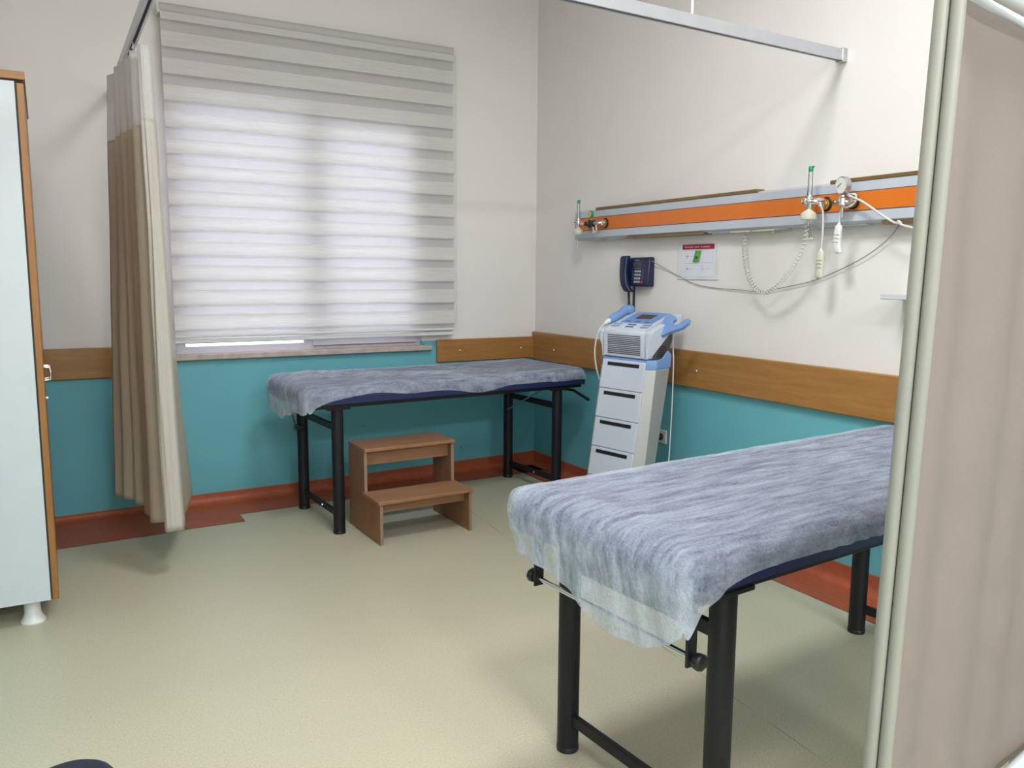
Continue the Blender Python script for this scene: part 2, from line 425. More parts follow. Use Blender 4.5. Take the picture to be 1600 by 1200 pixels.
# the flat border ends in a slanted weld at the jog
rows = cove([((-2.275, 0), nb), ((-1.9, 0), nb), ((-1.2, 0), nb), ((-.7, 0), nb), ((0, 0), nb)], [.068, .070, .080, .089, .100], [.325, .315, .28, .25, .235])
strip_mesh(rows, 'baseboard_back_2', M['red'])
nr = (-1, 0)
rows = cove([((0, 0), nr), ((0, -3.2), nr), ((0, YN), nr)], [.100, .098, .098], [.235, .26, .26])
strip_mesh(rows, 'baseboard_right', M['red'])
rows = cove([((XL, YN), (1, 0)), ((XL, 0), (1, 0))], [.05, .035], [.12, .12])
strip_mesh(rows, 'baseboard_left', M['red'])
# weld seams in the left floor border
b = MB()
def seamline(p, q, wd=.0035, z=.0042):
    p, q = Vector((*p, z)), Vector((*q, z)); d = (q - p).normalized(); n = Vector((-d.y, d.x, 0)) * wd
    b.bm.faces.new([b.bm.verts.new(v) for v in (p - n, q - n, q + n, p + n)])
seamline((-2.277, -.05), (-2.277, -.485)); seamline((-2.277, -.47), (-2.60, -.27))
struct(b.build('trim_1', plain('ochre_weld', (0.26, 0.17, 0.06), .6)))

# oak bumper rails, each with its chromed screws
def bumper(name, x0, x1, y0, y1, z0, z1, screws, axis, mat):
    o = MB().bx(x0, x1, y0, y1, z0, z1).build(name, mat, None, bevel=.006)
    struct(o)
    for sx, sy, sz in screws:
        ax = (0, -1, 0) if axis == 'y' else (-1, 0, 0)
        MB().lathe((sx, sy, sz), ax, [(0, .008), (.004, .0085), (.008, .006), (.010, .001)], 14).build('screw', M['chrome'], o, smooth=True)
bumper('trim_2', -.824, -.003, -.026, -.001, .827, .988, [(-.647, -.025, .906), (-.139, -.025, .906)], 'y', M['railx'])
bumper('trim_3', XL + .002, -2.66, -.026, -.001, .835, 1.014, [], 'y', M['railx'])
bumper('trim_4', -.030, -.001, -5.9, -.002, .815, 1.025, [(-.029, -.317, .907), (-.029, -1.82, .915), (-.029, -4.3, .915)], 'x', M['rail'])

# window: plastic frame, mullion, right-hand sash, panes, stone sill
win = MB()
yf0, yf1 = .038, .103
win.bx(WX0, WX1, yf0, yf1, WZ0 + .02, WZ0 + .065).bx(WX0, WX1, yf0, yf1, WZ1 - .065, WZ1)
for x0, x1 in ((WX0, WX0 + .06), (WX1 - .055, WX1), (-1.755, -1.635)): win.bx(x0, x1, yf0 + .001, yf1 - .001, WZ0 + .064, WZ1 - .064)
wo = struct(win.build('window_1', M['pvc']))
sx0, sx1, sz0, sz1 = -1.70, WX1 - .035, WZ0 + .047, WZ1 - .045
s_ = MB()
s_.bx(sx0, sx1, yf0 - .022, yf0 - .001, sz0, sz0 + .075).bx(sx0, sx1, yf0 - .022, yf0 - .001, sz1 - .07, sz1)
for x0, x1 in ((sx0, sx0 + .07), (sx1 - .07, sx1)): s_.bx(x0, x1, yf0 - .0215, yf0 - .0015, sz0 + .074, sz1 - .069)
sash = s_.build('window_sash', M['pvc'], wo)
gk = MB()
for x0, x1, z0, z1 in ((sx0 + .070, sx1 - .070, sz0 + .075, sz0 + .079), (sx0 + .070, sx0 + .074, sz0 + .079, sz1 - .07), (sx1 - .074, sx1 - .070, sz0 + .079, sz1 - .07)): gk.bx(x0, x1, yf0 - .018, yf0 - .012, z0, z1)
gk.bx(sx0 + .002, sx1 - .002, yf0 - .0225, yf0 - .0215, sz0 - .003, sz0 + .001)
gk.build('gasket', M['gasket'], sash)
MB().bx(sx0 + .068, sx1 - .068, yf0 - .012, yf0 - .006, sz0 + .073, sz1 - .068).build('pane', M['glass'], sash)
MB().bx(WX0 + .058, -1.753, yf0 + .03, yf0 + .036, WZ0 + .063, WZ1 - .063).build('pane', M['glass'], wo)
MB().bx(-2.64, -.868, -.045, .160, .918, .953).build('window_sill', M['sill'], wo, bevel=.005)
MB().bx(sx0 + .015, sx0 + .04, yf0 - .05, yf0 - .02, 1.55, 1.70).build('window_handle', M['pvc'], sash, bevel=.006)

# ------------------------------------------------------------------ lights above the frame: one main ceiling lamp, three added for fill
for i, (lx, ly, wt) in enumerate(LAMPS):
    t = thing('main_or_fill_light', ('square ceiling light panel above the nearer covered bed', 'added fill light panel above the open middle of the floor', 'added fill light panel behind the camera on the bed side', 'added fill light panel behind the camera on the wardrobe side')[i], 'light', (lx, ly, ZC), 0, 'ceiling lights')
    MB().bx(-.31, .31, -.31, .31, -.045, -.001).build('housing', M['whiteplastic'], t, bevel=.006)
    MB().bx(-.29, .29, -.29, .29, -.050, -.0455).build('diffuser', M['diffuser'], t)
    ld = bpy.data.lights.new('main_or_fill_lamp', 'AREA'); ld.shape = 'SQUARE'; ld.size = .56; ld.energy = wt; ld.color = (.955, .985, 1.0)
    lo = bpy.data.objects.new('lamp', ld); COL.objects.link(lo); lo.parent = t; lo.location = (0, 0, -.06)

# ------------------------------------------------------------------ zebra blind over the window
t = thing('zebra_blind', 'grey and white striped roller blind pulled down over the window', 'blind', (-1.645, -.075, 2.94))
BX0, BX1, BH = -.915, .915, 1.835
MB().tube([(BX0 - .005, 0, -.005), (BX1 + .005, 0, -.005)], .030, 24).build('roller', M['blindtube'], t, smooth=True)
for sx in (BX0 - .008, BX1 + .010):
    MB().box((sx, .018, -.005), (.014, .088, .062)).build('bracket', M['whiteplastic'], t, bevel=.004)
P = .1465; OPQ = .090
def blind_front(u, v):
    x = lerp(BX0, BX1, u); d = v * BH
    k = (d + .045) % P
    sag = .0 if k > OPQ else .019 * (k / OPQ) ** 1.6
    if k > OPQ: sag = .019 * max(0, 1 - (k - OPQ) / .008)
    ripple = .0025 * mnoise.noise(Vector((x * 1.5, d * 9, 0)))
    return Vector((x, -.026 - sag + ripple, -.030 - d))
NV = 250
b = MB(); b.grid(blind_front, 24, NV, None, lambda u, v: M['blind'] if ((v + .5 / NV) * BH + .045) % P <= OPQ else M['sheer'])
b.build('front_fabric', None, t, smooth=True, angle=80)
b = MB(); b.grid(lambda u, v: Vector((lerp(BX0 + .004, BX1 - .004, u), -.004, -.030 - v * (BH + .03))), 4, NV, None,
                 lambda u, v: M['sheer'] if .014 < ((v + .5 / NV) * (BH + .03) + .045) % P <= OPQ - .016 else M['blind'])
b.build('back_fabric', None, t)
MB().box((0, -.027, -BH - .036), (BX1 * 2 + .006, .016, .016)).build('front_bar', M['whiteplastic'], t, bevel=.004)
MB().box((0, -.004, -BH - .068), (BX1 * 2 + .006, .018, .028)).build('bottom_bar', M['whiteplastic'], t, bevel=.006)
for dx in (0, .022):
    MB().tube([(BX1 + .014 + dx * .7, -.012 - dx * .4, -.01), (BX1 + .012 + dx * .7, -.012 - dx * .4, -1.74)], .0032, 8).build('pull_chain', M['whiteplastic'], t, smooth=True)
MB().tube([(BX1 + .012 + .010 + .012 * math.cos(a), -.016, -1.745 + .052 * math.sin(a) - .02) for a in [2 * PI * k / 20 for k in range(21)]], .0042, 8).build('chain_weight', M['whiteplastic'], t, smooth=True)

# ------------------------------------------------------------------ curtain tracks
t = thing('curtain_rail', 'grey aluminium curtain rail running out from the wall by the blind', 'curtain rail', (-2.825, -.002, 2.44))
b = MB(); L_ = 2.72
b.prism([(-.015, .024), (.015, .024), (.015, -.024), (.006, -.024), (.006, -.012), (-.006, -.012), (-.006, -.024), (-.015, -.024)], 'y', 0, -L_)
b.build('track', M['alu'], t)
MB().bx(-.006, .006, -L_ + .01, -.01, -.0125, -.011).build('slot', M['alushade'], t)
MB().bx(-.017, .017, -.012, 0.001, -.026, .026).build('wall_bracket', M['alu'], t, bevel=.002)
for k in range(1): MB().tube([(0, -2.6, .024), (0, -2.6, ZC - 2.44)], .005, 10).build('hanger_rod', M['railwhite'], t, smooth=True)
t = thing('curtain_rail', 'long silver curtain rail ending on the wall above the orange bed head panel', 'curtain rail', (-.001, -2.672, 2.443), R(1.95))
b = MB(); L_ = 2.80
b.prism([(-.015, .024), (.015, .024), (.015, -.024), (.006, -.024), (.006, -.012), (-.006, -.012), (-.006, -.024), (-.015, -.024)], 'x', -.02, -L_)
b.build('track', M['alu'], t)
MB().bx(-L_ + .01, -.02, -.006, .006, -.0125, -.011).build('slot', M['alushade'], t)
MB().bx(-.032, .0, -.020, .020, -.030, .030).build('wall_bracket', M['steel'], t, bevel=.003)
for dx in (-.935, -2.5): MB().tube([(dx, 0, .024), (dx, 0, ZC - 2.443)], .0055, 10).build('hanger_rod', M['railwhite'], t, smooth=True)

# ------------------------------------------------------------------ gathered curtain
t = thing('cubicle_curtain', 'gathered beige satin curtain with white net top beside the window', 'curtain', (-2.80, -.9, 0))
top_main = [(-2.890, -.70), (-2.852, -.82), (-2.872, -.90), (-2.845, -.98), (-2.864, -1.02), (-2.835, -1.08), (-2.850, -1.14), (-2.822, -1.20), (-2.838, -1.26), (-2.800, -1.27), (-2.772, -1.24), (-2.766, -1.10), (-2.768, -.95)]
bot_main = [(-2.955, -.47), (-2.900, -.53), (-2.915, -.58), (-2.850, -.63), (-2.866, -.68), (-2.815, -.73), (-2.838, -.84), (-2.815, -.95), (-2.832, -1.05), (-2.780, -1.10), (-2.700, -1.10), (-2.60, -.75), (-2.55, -.41)]
top_flap = [(-2.812, -1.33), (-2.795, -1.345), (-2.778, -1.34), (-2.762, -1.33), (-2.752, -1.29)]
bot_flap = [(-2.796, -1.275), (-2.770, -1.295), (-2.742, -1.285), (-2.712, -1.270), (-2.692, -1.18)]
ZT, ZB, ZH = 2.405, .235, 2.09
OX, OY = -2.80, -.9
def curt(top, bot, zt, zb, hem=None):
    tp = catmull([(x, y, 0) for x, y in top], 8); bp = catmull([(x, y, 0) for x, y in bot], 8); n = len(tp) - 1
    def fn(u, v):
        i = min(n, int(round(u * n))); z = lerp(zt, zb + (hem(u) if hem else 0), v); k = (ZT - z) / (ZT - ZB)
        p = tp[i].lerp(bp[i], k)
        wob = .006 * mnoise.noise(Vector((u * 9, z * 1.7, 3)))
        return Vector((p.x - OX + wob, p.y - OY + wob, z))
    return fn, n
hem_main = lambda u: .010 * math.sin(u * 9)
b = MB(); fn, n = curt(top_main, bot_main, ZH, ZB, hem_main); b.grid(fn, n, 60)
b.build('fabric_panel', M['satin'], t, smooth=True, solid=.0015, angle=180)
b = MB(); fn, n = curt(top_flap, bot_flap, ZH + .015, ZB - .003, lambda u: .012 * (1 - abs(u - .35))); b.grid(fn, n, 60)
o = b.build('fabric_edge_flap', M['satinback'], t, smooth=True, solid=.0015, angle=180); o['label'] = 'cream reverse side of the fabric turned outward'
b = MB(); fn, n = curt(top_main, bot_main, ZT - .005, ZH - .01, None); b.grid(fn, n, 12)
fn, n = curt(top_flap, bot_flap, ZT + .008, ZH + .005, None); b.grid(fn, n, 12)
o = b.build('net_header', M['net'], t, smooth=True, solid=.001, angle=180); o['label'] = 'white see-through net top'
for k in range(5):
    y = -.82 - k * .122
    MB().tube([(-2.825 - OX, y - OY, 2.428), (-2.823 - OX, y - OY, 2.412), (-2.829 - OX, y - OY, 2.398)], .004, 8).build('curtain_hook', M['whiteplastic'], t, smooth=True)

# ------------------------------------------------------------------ wardrobe at the left edge
t = thing('wardrobe', 'tall walnut wardrobe with white side panel and wooden doors', 'wardrobe', (-3.24, -1.556, 0))
W_, D_ = .56, .93      # to the left, and away from the camera
b = MB(); b.bx(-W_, -.030, .002, D_, .105, 2.165).build('carcass', M['panel'], t)
MB().bx(-W_ - .005, .006, -.006, D_ + .006, 2.172, 2.202).build('top_board', M['cabtop'], t, bevel=.002)
MB().bx(-W_, -.004, .010, D_ - .01, 2.164, 2.173).build('shadow_gap', M['darkgap'], t)
MB().bx(-.030, -.024, .004, D_, .108, 2.165).build('door_seal', M['darkgap'], t)
for k in range(2):
    d = MB().bx(-.024, 0, .001 + k * (D_ / 2), (k + 1) * D_ / 2 - .003, .104, 2.160).build('door', M['cabwood'], t, bevel=.002)
    yh = D_ / 2 + (-.035, .035)[k]
    MB().tube([(-.002, yh, .968), (.022, yh, .972), (.025, yh, .998), (.022, yh, 1.024), (-.002, yh, 1.028)], .006, 10).build('handle', M['chrome'], d, smooth=True)
MB().lathe((-.002, D_ / 2 - .03, .888), (1, 0, 0), [(0, .010), (.010, .010), (.012, .007)], 14).build('lock', M['chrome'], t, smooth=True)
for lx in (-.10, -W_ + .07):
    for ly in (.075, D_ - .08):
        MB().lathe((lx, ly, 0), (0, 0, 1), [(0, .048), (.006, .049), (.016, .042), (.040, .031), (.075, .030), (.104, .036)], 24).build('foot', M['whiteplastic'], t, smooth=True)

# ------------------------------------------------------------------ treatment beds
HL, HW, MZ0, MZ1 = .955, .355, .738, .842
def wrap(sx, sy, zt, hl, hw, r, tuck=0.0, thick=.09):
    """sheet coordinates -> point wrapped over a rounded slab"""
    a = max(0, abs(sx) - (hl - r)); c = max(0, abs(sy) - (hw - r))
    px = math.copysign(min(abs(sx), hl - r), sx); py = math.copysign(min(abs(sy), hw - r), sy)
    d = max(a, c); h = math.hypot(a, c)
    if h < 1e-9: return Vector((px, py, zt))
    nx, ny = a / h * math.copysign(1, sx), c / h * math.copysign(1, sy)
    q = r * PI / 2
    if d < q: o, dr = r * math.sin(d / r), r * (1 - math.cos(d / r))
    else:
        o, dr = r, r + (d - q)
        over = max(0, dr - thick * .8); o -= tuck * over
    return Vector((px + nx * o, py + ny * o, zt - dr))
def mattress_mesh():
    b = MB()
    def fn(u, v):
        e = .06 * PI / 2 + .040
        return wrap(lerp(-HL - e + .06, HL + e - .06, u), lerp(-HW - e + .06, HW + e - .06, v), MZ1, HL, HW, .06)
    b.grid(fn, 90, 44)
    b.bx(-HL + .012, HL - .012, -HW + .012, HW - .012, MZ0, MZ0 + .03)
    return b
def streak(x, y, seed):
    p = Vector((x * 1.6, y * 11 + .9 * math.sin(x * 2.3 + seed), seed))
    return mnoise.noise(p) + .5 * mnoise.noise(Vector((x * 5, y * 24, seed + 4)))
def cover_mesh(seed, el, er, ef, eb, folds, tuck=.4):
    """el/er/ef/eb: how far the sheet reaches past left, right, front and back edges, as functions of the position along that edge"""
    b = MB(); r = .067
    def fn(u, v):
        su, sv = u * 2 - 1, v * 2 - 1
        bx, by = HL - r, HW - r
        # dense sampling in the skirts
        k = .82
        def ax(s, base, e0, e1):
            if abs(s) <= k: return s / k * base
            q = (abs(s) - k) / (1 - k); return math.copysign(base + q * (e1 if s > 0 else e0), s)
        x = ax(su, bx, el(sv), er(sv)); y = ax(sv, by, ef(su), eb(su))
        p = wrap(x, y, MZ1 + .008, HL + .012, HW + .012, r, tuck)
        top = max(0, 1 - max(0, abs(x) - bx, abs(y) - by) / .06)
        amp = .0042 * streak(p.x, p.y, seed) + .0025 * mnoise.noise(Vector((p.x * 20, p.y * 20, seed)))
        fl = 0
        for (x0, y0, x1, y1, hgt, wd) in folds:
            d = Vector((x1 - x0, y1 - y0)); L = d.length; d /= L; q = Vector((p.x - x0, p.y - y0)); s = q.dot(d); o = q.x * -d.y + q.y * d.x
            o += .02 * math.sin(s * 7 + seed)
            if -.1 < s < L + .1: fl += hgt * math.exp(-(o / wd) ** 2) * max(0, min(1, (s + .1) / .2, (L + .1 - s) / .2))
        p.z += max(-.004, amp) * (.4 + .6 * top) + fl * top
        if top < 1:
            side = (1 - top); f = math.sin(p.x * 95 + 3 * mnoise.noise(Vector((p.x * 6, 0, seed)))) if abs(y) > by else math.sin(p.y * 60 + 4 * mnoise.noise(Vector((0, p.y * 6, seed))))
            wv = .0035 * side * f + .012 * side * mnoise.noise(Vector((p.x * 5, p.y * 5, p.z * 9 + seed)))
            c = Vector((p.x / HL if abs(x) > bx else 0, p.y / HW if abs(y) > by else 0, 0))
            if c.length > 0: p += c.normalized() * max(0 if p.z > MZ0 - .02 else -.02, wv)
        return p
    b.grid(fn, 200, 110)
    b.gather = []
    for v in b.bm.verts:
        drop = MZ1 - v.co.z; lim = .025 if v.co.x < -HL + .02 else .085
        b.gather.append(max(0.0, min(1.0, (drop - lim) / .06)))
    return b
def bed(loc, rz, label, cov_label, cov, lever, rod, seed):
    t = thing('treatment_bed', label, 'bed', loc, rz, 'treatment beds')
    mattress_mesh().build('mattress', M['navy'], t, smooth=True, angle=70)
    MB().bx(-HL + .03, HL - .03, -HW + .025, HW - .025, MZ0 - .022, MZ0 + .004).build('base_board', M['blackmetal'], t, bevel=.004)
    LX, LY = .755, .293
    for sx in (-1, 1):
        for sy in (-1, 1):
            MB().tube([(sx * LX, sy * LY, .004), (sx * LX, sy * LY, MZ0 - .02)], .033, 28).build('leg', M['blackmetal'], t, smooth=True)
            MB().lathe((sx * LX, sy * LY, 0), (0, 0, 1), [(0, .034), (.014, .0345), (.016, .033)], 28).build('foot_cap', M['blackplastic'], t, smooth=True)
            MB().bx(sx * LX - .065, sx * LX + .065, sy * LY - .04, sy * LY + .04, MZ0 - .032, MZ0 - .018).build('leg_plate', M['blackmetal'], t, bevel=.003)
        MB().bx(sx * LX - .010, sx * LX + .010, -LY, LY, .580, .618).build('cross_bar', M['blackmetal'], t, bevel=.003)
        lb = MB().bx(sx * LX - .010, sx * LX + .010, -LY, LY, .090, .124).build('cross_bar', M['blackmetal'], t, bevel=.003)
        MB().lathe((sx * LX - .010, -.05, .107), (-1, 0, 0), [(0, .009), (.004, .008), (.006, .003)], 12).build('bolt', M['chrome'], lb, smooth=True)
    if rod:                                   # paper roll rod with brackets and black knobs
        rx = -.868
        for sy in (-1, 1):
            MB().bx(rx - .016, rx + .016, sy * .300 - .004, sy * .300 + .004, .548, MZ0 - .01).build('roll_bracket', M['blackmetal'], t, bevel=.002)
            kb = MB().lathe((rx, sy * .303, .570), (0, sy, 0), [(0, .008), (.012, .009), (.014, .020), (.030, .022), (.036, .016), (.037, .002)], 8)
            kb.build('knob', M['blackplastic'], t, smooth=False, bevel=.003)
        MB().tube([(rx, -.303, .570), (rx, .303, .570)], .0075, 14).build('roll_rod', M['chrome'], t, smooth=True)
        MB().bx(rx - .02, -.7, -.30, -.27, MZ0 - .05, MZ0 - .02).build('roll_arm', M['blackmetal'], t)
        MB().bx(rx - .02, -.7, .27, .30, MZ0 - .05, MZ0 - .02).build('roll_arm', M['blackmetal'], t)
    else:
        MB().tube([(-.885, .10, .705), (-.885, .10, .645), (-.80, .285, .52)], [.005, .005, .005], 10).build('roll_rod', M['steel'], t, smooth=True)
        MB().bx(-.80, -.755, .258, .325, .495, .53).build('rod_clamp', M['blackplastic'], t, bevel=.004)
    if lever:
        MB().tube([(.70, -.235, .715), (.735, .285, .49)], .0055, 10).build('brace_rod', M['steel'], t, smooth=True)
        MB().tube([(.80, -.24, .712), (.87, -.24, .695), (.90, -.28, .69), (.915, -.42, .645)], [.010, .010, .009, .011], 10).build('lever', M['blackplastic'], t, smooth=True)
    cm = cover_mesh(*cov); gth = cm.gather
    c = cm.build('disposable_sheet', M['cover'], None, smooth=True, angle=180)
    at = c.data.attributes.new('gather', 'FLOAT', 'POINT')
    for k, gv in enumerate(gth): at.data[k].value = gv
    c.location = loc; c.rotation_euler = (0, 0, rz)
    tag(c, cov_label, 'bed sheet', 'disposable bed sheets')
    return t
def hem(base, amp, freq, seed, extra=None):
    return lambda s: max(.03, base + amp * mnoise.noise(Vector((s * freq, seed, 0))) + (extra(s) if extra else 0))
bump1 = lambda c, wd, h: (lambda s: h * math.exp(-((s - c) / wd) ** 2))
bedA_cov = (3.1,
    hem(.20, .03, 3, 1, bump1(.40, .75, .075)), hem(.19, .02, 2, 2),
    hem(.125, .010, 5, 3, lambda s: .080 * math.exp(-((s + .92) / .13) ** 2) + .030 * math.exp(-((s - .12) / .14) ** 2) - .012 * math.exp(-((s + .55) / .2) ** 2)), hem(.10, .01, 3, 4),
    [(-.85, .20, .05, -.30, .016, .03), (-.92, .05, -.1, -.22, .012, .022), (-.75, .28, .2, -.20, .010, .02), (-.55, .30, -.35, -.3, .008, .02), (.0, .28, .35, -.30, .009, .02), (.3, .1, .8, .22, .008, .02), (-.95, .22, -.70, -.12, .013, .02), (-.95, .30, -.55, .0, .012, .018)], .12)
bedB_cov = (8.4,
    hem(.235, .02, 2.5, 6, bump1(-.35, .60, .095)), hem(.17, .02, 2, 7),
    hem(.128, .008, 4, 8, lambda s: .130 * math.exp(-((s + .93) / .13) ** 2)), hem(.10, .01, 3, 9),
    [(-.55, .0, .8, .12, .006, .02), (-.5, -.16, .9, -.05, .008, .02), (-.6, -.24, .6, -.18, .009, .016), (-.7, .2, .7, .25, .006, .02), (.1, .05, .9, .28, .007, .02), (-.85, .26, -.86, -.24, .006, .03)], .16)
bed((-1.118, -.612, 0), R(3.6), 'navy treatment bed standing under the window behind the wooden step stool',
    'white see-through crinkled sheet over the bed under the window', bedA_cov, True, False, 3)
bed((-1.120, -3.570, 0), R(4.6), 'navy treatment bed in the foreground with black knobs at its end',
    'white see-through sheet over the foreground bed, drooping at the near end', bedB_cov, True, True, 8)

# ------------------------------------------------------------------ two-step wooden stool
t = thing('step_stool', 'two step wooden stool standing in front of the bed under the window', 'step stool', (-1.735, -1.283, 0), R(1.2))
SW = .555; TH = .018; SD = .475; H1, H2 = .245, .490; F2 = .215
poly = [(0, .006), (SD, .006), (SD, H2 - TH), (F2 + .012, H2 - TH), (F2 + .012, H1 - TH), (0, H1 - TH)]
for x0 in (0, SW - TH):
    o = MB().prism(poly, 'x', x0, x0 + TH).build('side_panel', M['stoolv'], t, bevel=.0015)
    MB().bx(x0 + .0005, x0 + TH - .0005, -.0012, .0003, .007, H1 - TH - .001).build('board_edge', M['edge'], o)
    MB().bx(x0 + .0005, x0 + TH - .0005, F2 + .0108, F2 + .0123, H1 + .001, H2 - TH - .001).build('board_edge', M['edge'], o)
    MB().bx(x0 + .001, x0 + TH - .001, 0, .07, 0, .0065).build('felt_pad', M['felt'], o)
    MB().bx(x0 + .001, x0 + TH - .001, SD - .07, SD, 0, .0065).build('felt_pad', M['felt'], o)
o = MB().bx(-.012, SW + .004, -.012, F2 + .012, H1 - TH, H1 + .002).build('tread', M['stool'], t, bevel=.003)
o = MB().bx(-.002, SW + .002, F2 - .006, SD, H2 - TH, H2 + .002).build('tread', M['stool'], t, bevel=.003)
MB().bx(TH, SW - TH, .055, .055 + TH, H1 - TH - .060, H1 - TH).build('apron', M['stool'], t)
MB().bx(TH, SW - TH, F2 + .055, F2 + .055 + TH, H2 - TH - .085, H2 - TH).build('apron', M['stool'], t)
MB().bx(TH, SW - TH, SD - TH - .01, SD - .01, .10, .16).build('rear_rail', M['stool'], t)

# ------------------------------------------------------------------ ultrasound therapy cart
t = thing('ultrasound_therapy_machine', 'tall pale blue medical trolley machine with control console by the wall', 'medical machine', (-.528, -1.626, 0), R(-79))
SH = .165                                   # the column leans back
def col_pt(x, y, z): return Vector((x, y + SH * z, z))
CW, CD, Z0, Z1 = .175, .160, .13, .983
def hexa(b, pts0, pts1, z0, z1, mat=None):
    A = [b.bm.verts.new(col_pt(x, y, z0)) for x, y in pts0]; B = [b.bm.verts.new(col_pt(x, y, z1)) for x, y in pts1]; n = len(A)
    fs = [b.bm.faces.new((A[i], A[(i + 1) % n], B[(i + 1) % n], B[i])) for i in range(n)]
    fs += [b.bm.faces.new(A[::-1]), b.bm.faces.new(B)]; b._fin(fs, mat); return b
bot = [(-.165, 0), (.165, 0), (.215, .045), (.215, .118), (-.215, .118), (-.215, .045)]
topp = [(-.160, 0), (.160, 0), (.205, .035), (.205, CD - .01), (-.205, CD - .01), (-.205, .035)]
hexa(MB(), bot, topp, Z0, Z1 - .03).build('column', M['machgrey'], t, bevel=.004)
hexa(MB(), [(x * 1.004, y - .0008) for x, y in topp], [(x * 1.004, y - .0008) for x, y in topp], Z1 - .055, Z1).build('blue_collar', M['machblue'], t, bevel=.003)
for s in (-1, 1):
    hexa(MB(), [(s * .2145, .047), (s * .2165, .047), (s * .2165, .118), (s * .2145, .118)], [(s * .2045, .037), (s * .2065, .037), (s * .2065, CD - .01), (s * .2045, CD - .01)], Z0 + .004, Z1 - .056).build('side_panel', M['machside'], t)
nd = 5; dz = (Z1 - .012 - Z0) / nd
for k in range(nd):
    za, zb = Z0 + k * dz + .002, Z0 + (k + 1) * dz - .002
    wa, wb_ = .161, .158
    d = hexa(MB(), [(-wa, -.008), (wa, -.008), (wa, .012), (-wa, .012)], [(-wb_, -.008), (wb_, -.008), (wb_, .012), (-wb_, .012)], za, zb).build('drawer', M['machine'], t, bevel=.003)
    hexa(MB(), [(-.118, -.0095), (.118, -.0095), (.118, 0), (-.118, 0)], [(-.118, -.0095), (.118, -.0095), (.118, 0), (-.118, 0)], zb - .034, zb - .014).build('grip_slot', M['slot'], d)
# base with castors
bs = hexa(MB(), [(-.24, -.06), (.24, -.06), (.24, .27), (-.24, .27)], [(-.215, -.02), (.215, -.02), (.215, .24), (-.215, .24)], .075, .135).build('base', M['machgrey'], t, bevel=.012)
for x in (-.2, .2):
    for y in (-.03, .24):
        c = MB().lathe((x - .012, y, .036), (1, 0, 0), [(0, .034), (.002, .036), (.022, .036), (.024, .034)], 20).build('castor', M['blackplastic'], t, smooth=True)
        MB().bx(x - .018, x + .018, y - .014, y + .014, .058, .085).build('castor_fork', M['machdark'], c, bevel=.002)
# console: front grille, sloping key panel, dark side recesses
zc = Z1 + .004
sh = SH * Z1
prof = [(sh - .010, zc), (sh - .012, zc + .06), (sh - .016, zc + .145), (sh + .002, zc + .162), (sh + .25, zc + .248), (sh + .262, zc + .236), (sh + .205, zc + .12), (sh + .152, zc)]
b = MB(); b.prism(prof, 'x', -.168, .168); con = b.build('console', M['machine'], t, bevel=.008)
# flared shoulders either side, wider at the top
for s in (-1, 1):
    b = MB()
    q = [(sh - .010, zc, .168), (sh - .012, zc + .06, .170), (sh - .016, zc + .145, .206), (sh + .002, zc + .162, .206), (sh + .25, zc + .248, .196), (sh + .258, zc + .215, .196), (sh + .13, zc + .135, .206), (sh + .07, zc + .06, .185), (sh + .03, zc + .012, .172)]
    A = [b.bm.verts.new((s * .150, y, z)) for y, z, x in q]; B = [b.bm.verts.new((s * x, y, z)) for y, z, x in q]; n = len(q)
    for i in range(n): b.bm.faces.new((A[i], A[(i + 1) % n], B[(i + 1) % n], B[i]))
    b.bm.faces.new(A[::-1]); b.bm.faces.new(B)
    b.build('shoulder', M['machine'], con, bevel=.003)
    r_ = MB().prism([(sh + .03, zc - .001), (sh + .07, zc + .06), (sh + .13, zc + .135), (sh + .240, zc + .214), (sh + .195, zc + .10), (sh + .152, zc - .001)], 'x', s * .15, s * .176).build('side_recess', M['machdark'], con)
    gm = MB()
    for k in range(6): gm.bx(s * .176, s * .1775, sh + .065 + k * .004, sh + .145, zc + .012 + k * .011, zc + .016 + k * .011)
    gm.build('side_vent', M['slot'], con)
    # blue corner horn that rises over the collar
    MB().prism([(sh + .03, zc - .05), (sh + .150, zc - .05), (sh + .158, zc + .022), (sh + .128, zc + .046), (sh + .08, zc + .005), (sh + .03, zc - .004)], 'x', s * .196, s * .208).build('blue_horn', M['machblue'], t, bevel=.003)
gm = MB()
for k in range(11): gm.bx(-.122, .122, sh - .0165 + .002 * (k < 6), sh - .010, zc + .020 + k * .0103, zc + .0246 + k * .0103)
gm.build('grille', M['machdark'], con)
# key panel in its own tilted frame
ang = math.atan2(.086, .248); rotp = Matrix.Rotation(ang, 3, 'X')
def onp(x, d, h=0): return Vector((x, sh + .002, zc + .162)) + rotp @ Vector((0, d, h))
def plate(name, x0, x1, d0, d1, h, mat, parent, bev=0):
    b = MB(); b.box(onp((x0 + x1) / 2, (d0 + d1) / 2, h / 2), (x1 - x0, d1 - d0, h), rotp); return b.build(name, mat, parent, bevel=bev)
plate('blue_facia', -.118, .118, .088, .255, .003, M['machblue'], con, .001)
plate('display', -.055, .060, .150, .215, .005, M['screen'], con, .001)
plate('badge', -.108, -.078, .232, .244, .0045, plain('pink_badge', (.62, .40, .48), .5), con)
for i, x in enumerate((-.07, 0.0, .07)): plate('facia_key', x - .015, x + .015, .100, .112, .0055, plain('slate_key', (.10, .16, .32), .4) if i == 0 else bpy.data.materials['slate_key'], con, .001)
